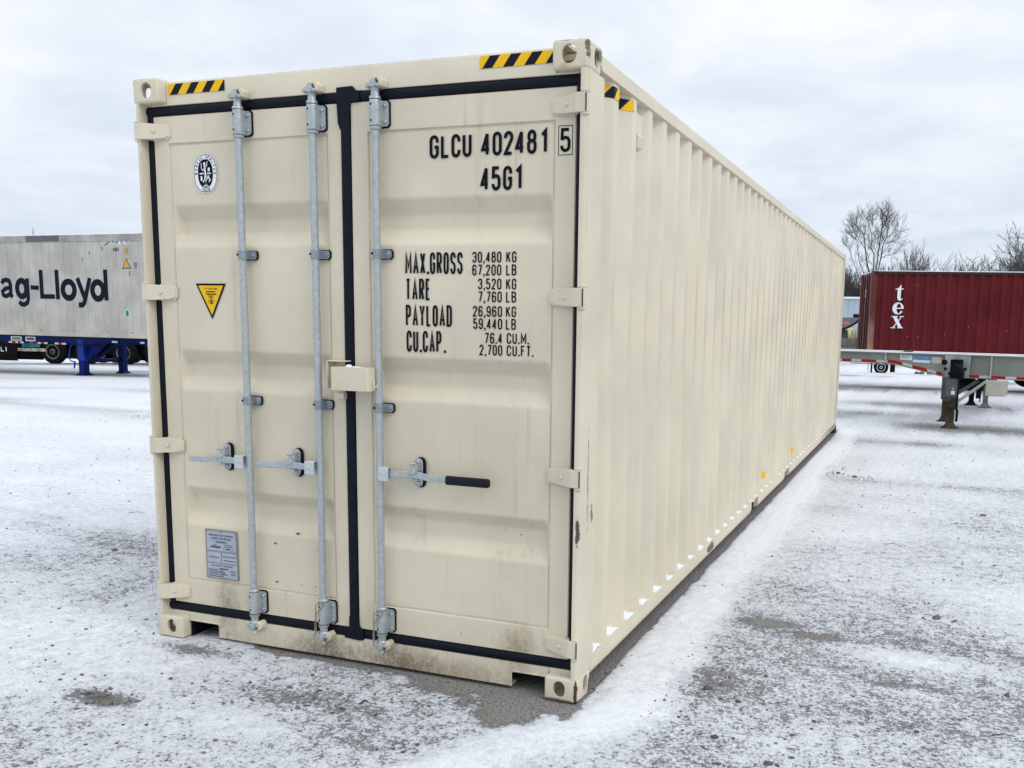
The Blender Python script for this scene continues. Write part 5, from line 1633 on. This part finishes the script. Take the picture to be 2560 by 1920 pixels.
line(mb, '3', .0, .20, 1.70, 1.93, .045, P3); mb.build('lettering', M['white'], rc, fix=False)
mb = MB(); mb.box(.05, 12.1, .02, 2.40, HR-.014, HR+.012); mb.build('roof_snow', M['snow'], rc, bevel=.008, kind='stuff')
# letters t e x
mb = MB(); Z = .94
def poly3(pts, k=0): mb.flat([(u, v-Z) for u, v in pts][::-1], 'y', .006 - .0008*k)
# t
poly3([(.742, 2.835), (.742, 2.60), (.765, 2.535), (.815, 2.517), (.862, 2.53), (.900, 2.585), (.888, 2.592), (.858, 2.562), (.838, 2.575), (.838, 2.835)])
poly3([(.677, 2.835), (.900, 2.835), (.900, 2.868), (.838, 2.868), (.838, 2.967), (.822, 2.967), (.775, 2.885), (.677, 2.848)], 1)
# e
ep = []
cx2, cz2 = .785, 2.296
outer = [(cx2 + .158*math.cos(R(a)), cz2 + .172*math.sin(R(a))) for a in range(0, 331, 15)]
inner = [(cx2 + .020 + (.062 if -90 < ((a+180) % 360 - 180) < 90 or 1 else .1)*math.cos(R(a)), cz2 + .138*math.sin(R(a))) for a in range(0, 331, 15)]
for i in range(len(outer)-1):
    poly3([outer[i], outer[i+1], inner[i+1], inner[i]])
poly3([(cx2-.05, cz2-.012), (cx2+.158, cz2-.012), (cx2+.158, cz2+.018), (cx2-.05, cz2+.018)], 1)
# x
poly3([(.655, 2.062), (.760, 2.062), (.935, 1.742), (.825, 1.742)])
poly3([(.885, 2.062), (.915, 2.062), (.700, 1.742), (.660, 1.742)], 1)
for (a, b, z_) in ((.622, .792, 2.055), (.842, .962, 2.055), (.605, .745, 1.728), (.795, .952, 1.728)):
    poly3([(a, z_), (b, z_), (b, z_+.022), (a, z_+.022)], 2)
mb.build('lettering', plain('white_letter', (0.72, 0.77, 0.80), .5, var=.03), rc, fix=True)
mb = MB(); pe = ell(.786, 3.123-Z, .040, .075, 20, 2); ribbon(mb, pe + [pe[0]], .014, lambda u, v, k: (u, .007, v), 0); mb.build('lettering', plain('faint_letter', (0.05, .006, .01), .5), rc, fix=False)
mb = MB(); rg = random.Random(4)
for i in range(9):
    u, v = .3 + 4.6*rg.random(), 1.3 + 1.8*rg.random(); d = .008
    mb.flat([(u-d, v-Z-d), (u+d, v-Z-d), (u+d, v-Z+d), (u-d, v-Z+d)], 'y', .008)
mb.build('chipped_spots', plain('pale_spot', (0.5, .42, .42), .6), rc, fix=True, kind='stuff')
# its chassis
c3 = empty('container_chassis', (2.056, 25.03, -.02), RA)
tag(c3, 'black wheeled chassis carrying the dark red container', 'trailer')
mb = MB()
for y_ in (.70, 1.75): ibeam(mb, [(.05, .95), (12.1, .95)], 0, [(.05, .93-.04), (3.6, .93-.04), (4.6, .72), (12.1, .72)], y_)
for x in (.05, 4, 8, 12.0): mb.box(x, x+.12, .02, 2.42, .86, .955)
mb.build('frame', M['axle'], c3)
for x in (5.15, 6.45):
    for y_ in (.25, 2.2): wheel_set(c3, x, y_, .5)
    mb = MB(); mb.box(x-.07, x+.07, .2, 2.2, .42, .58); mb.build('axle', M['axle'], c3)
mb = MB(); mb.box(4.45, 4.95, .35, .9, .50, .86); mb.tube([(4.5, .4, .52), (4.55, .4, .36)], .03, 8); mb.box(4.9, 6.8, .5, 1.9, .35, .8); mb.build('suspension', M['axle'], c3, bevel=.02)
for y_ in (.4, 2.0): landing_leg(c3, 10.4, y_, .9, .012, M['axle'], M['axle'], .12, .10, .5)

# ------------------------------------------------------------------ far blue trailer seen under the grey beam
ft = empty('container_chassis', (.459, 67.05, -1.586), R(4))
tag(ft, 'distant blue trailer with one visible wheel, seen under the grey chassis', 'trailer')
mb = MB(); mb.prism([(-1.4, .62), (2.5, .62), (3.6, .20), (3.7, .12), (2.6, .28), (-1.4, .98)][::-1] if False else [(-1.2, 1.25), (-1.2, .95), (1.6, .72), (3.4, .36), (3.4, .56), (1.8, .98), (1.6, 1.25)], 'y', .2, .9); mb.build('frame', M['blue'], ft)
wheel_set(ft, 0, .12, .5); wheel_set(ft, 0, 2.0, .5, rim=False)
mb = MB(); mb.box(-.72, -.60, -.05, .5, .12, .95); mb.box(-.92, -.88, -.05, .3, .25, .9); mb.box(.62, .95, -.05, .5, .18, .8); mb.build('mud_flap', M['axle'], ft)
mb = MB(); mb.box(2.5, 2.9, .2, .5, -.02, .22); mb.ball((2.45, .3, .12), .16, 10, 6); mb.ball((2.8, .3, .12), .18, 10, 6); mb.tube([(3.0, .3, .5), (3.2, .3, .12), (3.9, .3, .08)], .06, 6); mb.build('support_foot', M['leg_grey'], ft)

# ------------------------------------------------------------------ background: wall, building, sign, vehicle
GB = -1.55
cw = empty('concrete_wall', (-3.4, 93.9, GB), R(2))
tag(cw, 'low grey wall of stacked concrete blocks at the far side of the yard', 'wall')
M['conc'] = plain('grey_concrete', (0.12, 0.115, 0.105), 0.85, var=0.18, scale=1.5)
blk = MB().box(0.01, 1.49, 0, .75, .01, .72).build('concrete_block', M['conc'], cw, bevel=.03)
first = True
for row in range(3):
    for i in range(-3, 14):
        x = i*1.5 + (.75 if row % 2 else 0)
        if first: o = blk; first = False
        else: o = blk.copy(); COL.objects.link(o)
        o.location = (x, 0, row*.73)
bl = empty('warehouse', (-14.0, 122.0, GB), R(3))
tag(bl, 'pale blue-grey metal warehouse far away between the cream and the red container', 'building')
mb = MB(); mb.box(0, 14.0, 0, 16, 0, 6.9); mb.build('wall', plain('pale_blue_cladding', (0.42, 0.50, 0.56), .6, var=.05, scale=.8), bl)
for k in range(20):
    mb = MB(); mb.box(.3 + k*.7, .36 + k*.7, -.03, 0, 0, 6.85); mb.build('cladding_rib', plain('cladding_rib', (0.33, 0.40, 0.45), .6) if k == 0 else bpy.data.materials['cladding_rib'], bl)
mb = MB(); mb.box(-.2, 14.2, -.25, 16.2, 6.9, 7.12); mb.build('roof', M['snow'], bl)
mb = MB(); mb.box(8.0, 8.8, -.05, -.001, 4.15, 4.95); mb.build('window', M['hole'], bl)
mb = MB(); mb.box(8.7, 13.0, -.05, -.001, 0, 2.6); mb.build('loading_door', plain('dark_door', (0.02, .022, .026), .6), bl)
sg = empty('banner_sign', (-6.0, 88.5, GB), R(2))
tag(sg, 'dark curved banner sign with a red emblem, above the concrete wall', 'sign')
pts = [(-.8 + 4.0*i/16, 3.15 + .95*(2*abs(i/16-.5))**1.8) for i in range(17)]
mb = MB(); mb.prism(pts + [(3.2, 4.18), (-.8, 4.18)], 'y', 0, .06); mb.build('banner', plain('banner_cloth', (0.13, .14, .17), .6), sg)
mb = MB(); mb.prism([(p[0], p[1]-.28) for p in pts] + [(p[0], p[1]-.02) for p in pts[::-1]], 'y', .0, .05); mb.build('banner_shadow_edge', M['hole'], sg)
mb = MB(); mb.prism(ell(2.05, 3.66, .30, .17, 16, 2), 'y', -.03, -.002); mb.build('emblem', plain('red_emblem', (0.50, .14, .10), .5), sg)
for x in (-.75, 3.15): MB().box(x-.06, x+.06, .07, .19, 0, 4.2).build('post', M['axle'], sg)
vt = empty('delivery_truck', (-6.6, 96.6, GB), R(0))
tag(vt, 'pale yellow truck cab partly hidden behind the concrete wall', 'truck')
M['pale_yellow'] = plain('pale_yellow_paint', (0.62, .56, .33), .5)
mb = MB(); mb.prism([(0, .5), (2.4, .5), (2.4, 2.2), (2.25, 3.15), (.15, 3.15), (0, 2.2)], 'y', 0, 5); mb.build('body', M['pale_yellow'], vt, bevel=.06)
mb = MB(); mb.prism([(.18, 2.15), (2.22, 2.15), (2.12, 3.0), (.28, 3.0)], 'y', -.04, -.002); mb.build('windscreen', plain('dark_glass', (0.02, .04, .055), .08), vt)
mb = MB(); mb.box(.3, 2.1, -.05, -.002, 1.2, 1.9); mb.build('grille', M['hole'], vt)
for x in (.35, 2.05):
    mb = MB(); mb.lathe([(.16, -.06), (.16, -.002)], (x, 0, 1.05), 'y', 14); mb.build('headlight', M['white'], vt)
    wheel_set(vt, x, .9, .5)
    wheel_set(vt, x, 4.0, .5)
for x in (2.75, 3.1):
    mb = MB(); mb.tube([(x, 94.6-96.6, 0), (x, 94.6-96.6, 3.0)], .07, 8)
    b_ = mb.build('bollard', plain('ochre_post', (0.35, .25, .06), .6) if x < 3 else bpy.data.materials['ochre_post'], smooth=60, loc=(-6.6, 96.6, GB))
    tag(b_, 'tall ochre post beside the pale yellow truck, ' + ('left of two' if x < 3 else 'right of two'), 'post', 'ochre posts beside the truck')

# ------------------------------------------------------------------ trees
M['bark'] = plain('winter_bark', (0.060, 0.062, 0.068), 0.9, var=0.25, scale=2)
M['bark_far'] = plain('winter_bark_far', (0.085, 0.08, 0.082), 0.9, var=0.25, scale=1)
def grow(mb, p, d, L, r_, depth, rng, spread=.55, up=.25, n=5, rmin=.012, kn=2):
    pts = [p]; rs = [r_]; q = p.copy(); dd = d.copy()
    steps = 4 if depth > 2 else 3
    kids = []
    for i in range(steps):
        dd = (dd + Vector((rng.gauss(0, .13), rng.gauss(0, .13), rng.gauss(0, .06) + up*.14))).normalized()
        q = q + dd*L/steps
        pts.append(q.copy()); rs.append(max(rmin, r_*(1 - .55*(i+1)/steps)))
        if depth > 0 and i >= (1 if depth > 3 else 0): kids.append((q.copy(), dd.copy(), rs[-1]))
    mb.tube(pts, rs, 5 if depth > 2 else 3, cap=False)
    if depth <= 0: return
    for (kp, kd, kr) in kids:
        for _ in range(kn if depth >= 3 else 1 if depth > 1 else 2):
            a = rng.random()*2*PI; s_ = spread*(.6 + .7*rng.random())
            o = kd.orthogonal().normalized(); o2 = kd.cross(o)
            nd_ = (kd + (o*math.cos(a) + o2*math.sin(a))*s_ + Vector((0, 0, up*.6))).normalized()
            if rng.random() < .93:
                grow(mb, kp, nd_, L*(.50 + .25*rng.random()), max(rmin, kr*.62), depth-1, rng, spread, up, n, rmin)

def tree(name, loc, height, seed, trunks=1, depth=4, spread=.5, rad=.16, label='', group=None, mat=None, up=.3, lean=.12, rmin=.012, fan=None):
    rng = random.Random(seed)
    r_ = empty(name, loc); tag(r_, label, 'tree', group)
    tk, cr = MB(), MB()
    for k in range(trunks):
        a = 2*PI*k/max(1, trunks) + rng.random()
        ln = lean*(1 if trunks > 1 else .3)
        d = Vector((fan[k] if fan else math.cos(a)*ln, math.sin(a)*ln*.5, 1)).normalized()
        p = Vector((d.x*.8, d.y*.8, -.1)); L = height*.46*(.85+.3*rng.random())
        q = p.copy(); pts = [p.copy()]; rs = [rad]; dd = d.copy()
        for i in range(5):
            dd = (dd + Vector((rng.gauss(0, .05), rng.gauss(0, .05), .03))).normalized()
            q = q + dd*L/5; pts.append(q.copy()); rs.append(rad*(1-.10*(i+1)))
            if i >= 2:
                for _ in range(2):
                    b = rng.random()*2*PI
                    nd_ = (dd + Vector((math.cos(b), math.sin(b), .25))*spread*1.2).normalized()
                    grow(cr, q.copy(), nd_, height*.20*(.7+.5*rng.random()), rad*.38, max(1, depth-2), rng, spread, up, 5, rmin)
        tk.tube(pts, rs, 7, cap=False)
        for _ in range(2 if trunks > 2 else 3):
            b = rng.random()*2*PI
            nd_ = (dd + Vector((math.cos(b), math.sin(b), 0))*spread*.45).normalized()
            grow(cr, q.copy(), nd_, height*.27*(.85+.3*rng.random()), rad*.55, depth-1, rng, spread, up, 5, rmin)
    tk.build('trunk', mat or M['bark'], r_, smooth=60, fix=False)
    cr.build('crown', mat or M['bark'], r_, fix=False)
    return r_
ZT = GB
def tall_tree():
    rng = random.Random(4)
    r_ = empty('bare_tree', (-3.9, 126, ZT)); tag(r_, 'tall bare multi-stemmed tree rising behind the left end of the dark red container', 'tree')
    limbs = [([(690,1700),(655,1290),(605,1140),(555,860),(515,600),(460,520),(375,450),(340,390)], .11),
      ([(555,860),(530,820),(420,660),(340,520),(310,460)], .055),
      ([(720,1700),(712,1250),(710,960),(665,860),(650,600),(605,480),(550,300)], .095),
      ([(740,1700),(755,1250),(775,960),(800,600),(820,480),(800,350),(770,265)], .10),
      ([(820,480),(860,400),(880,330),(870,270)], .045),
      ([(760,1700),(792,1250),(830,980),(850,800),(910,640),(912,500),(930,350),(930,280)], .095),
      ([(912,640),(1000,590),(1080,530)], .04), ([(830,1010),(930,960),(1000,950),(1060,915)], .045),
      ([(680,1700),(580,1330),(470,1090),(430,850),(405,690),(370,640)], .07),
      ([(600,1700),(420,1200),(340,1020),(290,850),(250,800)], .05),
      ([(880,770),(960,740),(1050,720)], .035), ([(710,960),(740,800),(770,760)], .03), ([(515,600),(545,500),(545,330),(600,360)], .04), ([(650,600),(700,520),(700,400)], .035),
      ([(820,880),(780,780),(740,640)], .035), ([(400,680),(350,650),(300,640)], .03), ([(800,600),(850,540),(900,420)], .03)]
    def W(px, py, dy): return Vector(((px-740)/134.0, dy, 1.73 + (2246-py)/138.0 - ZT))
    tk, cr = MB(), MB()
    for li, (pts, rad) in enumerate(limbs):
        dy = 0; P = []; k0 = rng.gauss(0, .25)
        for i, (a, b) in enumerate(pts): P.append(W(a, b, k0*i + rng.gauss(0, .1)*(i > 0)))
        n = len(P); rs = [max(.022, rad*(1 - .72*i/(n-1))) for i in range(n)]
        tk.tube(P, rs, 6, cap=False)
        for i in range(1 if n < 6 else 2, n):
            for _ in range(2 if i < n-2 else 4):
                t_ = rng.random(); q = P[i-1].lerp(P[i], t_); d = (P[i]-P[i-1]).normalized()
                a = rng.random()*2*PI; o = d.orthogonal().normalized(); o2 = d.cross(o)
                e = (d*.7 + (o*math.cos(a) + o2*math.sin(a))*.75 + Vector((0, 0, .35))).normalized()
                grow(cr, q, e, .85 + .75*rng.random(), .022, 2, rng, .6, .25, 5, .0095)
    tk.build('trunk', M['bark'], r_, smooth=60, fix=False); cr.build('crown', M['bark'], r_, fix=False)
    return r_
tall = tall_tree()
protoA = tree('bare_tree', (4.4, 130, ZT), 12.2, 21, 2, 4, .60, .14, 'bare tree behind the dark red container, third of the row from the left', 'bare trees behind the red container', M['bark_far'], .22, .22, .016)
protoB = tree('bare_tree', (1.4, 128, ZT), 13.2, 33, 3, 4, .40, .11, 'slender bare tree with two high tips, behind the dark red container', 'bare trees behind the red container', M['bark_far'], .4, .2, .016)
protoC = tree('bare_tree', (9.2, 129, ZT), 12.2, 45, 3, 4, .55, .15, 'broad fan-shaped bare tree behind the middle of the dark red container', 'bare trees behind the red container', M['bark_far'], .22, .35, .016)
def again(src, x, y, sc_, rz, label):
    c = copy_tree(src); c.location = (x, y, ZT); c.scale = (sc_, sc_, sc_); c.rotation_euler = (0, 0, rz); c['label'] = label; c['group'] = 'bare trees behind the red container'
    return c
again(protoB, -.6, 131, .87, 2.0, 'thin pale bare tree just right of the tall multi-stemmed tree')
again(protoA, 6.6, 133, .93, 1.2, 'narrow bare tree between two broad ones behind the red container')
again(protoC, 12.0, 131, .99, 2.2, 'broad bare tree at the right of the row behind the red container')
again(protoA, 10.8, 127, 1.0, 4.1, 'bare tree with crossing limbs between the two broad fan-shaped ones')
again(protoB, 14.4, 133, .72, .7, 'low thin bare tree in the gap before the big tree at the right edge')
big = again(protoC, 15.4, 120, 1.16, .4, 'big dark bare tree cut by the right edge of the picture')
again(protoA, 13.9, 124, 1.12, 5.0, 'dark bare tree leaning against the big one near the right edge')
again(protoC, 17.6, 117, 1.42, 3.3, 'tallest bare tree at the right edge of the picture')
again(protoC, -7.8, 130, .80, 1.0, 'low bushy bare tree left of the tall multi-stemmed tree, beside the cream container')
again(protoA, -10.0, 128, .82, 2.4, 'low bare tree half hidden by the far end of the cream container')
lt_ = tree('bare_tree', (-44.1, 35.6, -.6), 7.45, 8, 1, 2, .35, .05, 'lone sapling whose tip shows above the weathered white container', None, M['bark'], .7, .05, .012)

def thicket():
    rng = random.Random(77); mb = MB()
    def dens(x):
        t_ = 0
        if x < -2.0: return 9.2 + 1.3*math.sin(x*1.3)
        if x > 9: return min(12.0, 6.0 + (x-9)*1.2)
        return 7.6 + 1.8*math.sin(x*1.9)*math.sin(x*.83+1)
    for i in range(6400):
        x = (-12 + 36*rng.random()) if i % 4 else (-10 + 8*rng.random()); y_ = 128 + 12*rng.random()
        if -3 < x < 14 and rng.random() < .15: continue
        h = dens(x)*(.55 + .55*rng.random())
        lx, ly = rng.gauss(0, .35), rng.gauss(0, .3)
        p0 = Vector((x, y_, ZT)); p1 = p0 + Vector((lx, ly, h*.55)); p2 = p1 + Vector((lx*1.2 + rng.gauss(0, .4), ly, h*.5))
        mb.tube([p0, p1, p2], [.045, .03, .014], 3, cap=False)
        for _ in range(5):
            t_ = rng.random(); b = p0.lerp(p1, .3+.7*t_) if rng.random() < .5 else p1.lerp(p2, t_)
            d = Vector((rng.gauss(0, .8), rng.gauss(0, .5), .4 + rng.random())).normalized()*(.5 + rng.random()*.9)
            mb.tube([b, b + d], [.022, .010], 3, cap=False)
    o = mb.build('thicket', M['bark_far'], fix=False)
    tag(o, 'dense leafless brush and young trees along the far edge of the yard', 'woodland', kind='stuff')
thicket()
def scrub():
    rng = random.Random(9); mb = MB()
    for i in range(260):
        x = -6 + 14*rng.random(); y_ = 94.6 + 1.0*rng.random()
        p0 = Vector((x, y_, GB+1.9)); d = Vector((rng.gauss(0, .35), 0, .45 + .5*rng.random()))
        mb.tube([p0 - Vector((0, 0, 1.9)), p0, p0 + d], [.03, .025, .008], 3, cap=False)
    o = mb.build('dry_scrub', plain('dry_scrub', (0.17, .14, .09), .9), fix=False)
    tag(o, 'dry brown scrub growing along the back of the concrete wall', 'scrub', kind='stuff')
scrub()
# wooded rise closing the view behind the brush
xs = np.linspace(-120, 160, 57); mb = MB(); vs = []; fs = []
for x in xs:
    h = 1.8 + 1.4*float(fbm(np.array(x*.06), np.array(3.0), 3))
    vs += [(x, 150, -1.6), (x, 158, GB + h), (x, 175, GB + h*.9), (x, 200, -1.6)]
for i in range(len(xs)-1):
    for k in range(3):
        a = 4*i+k; fs.append((a, a+4, a+5, a+1))
mb.add(vs, fs); o = mb.build('wooded_rise', plain('wooded_rise', (0.10, .095, .092), .9, scale=.4, var=.3), smooth=80)
tag(o, 'low dark wooded rise behind the trees', kind='structure')
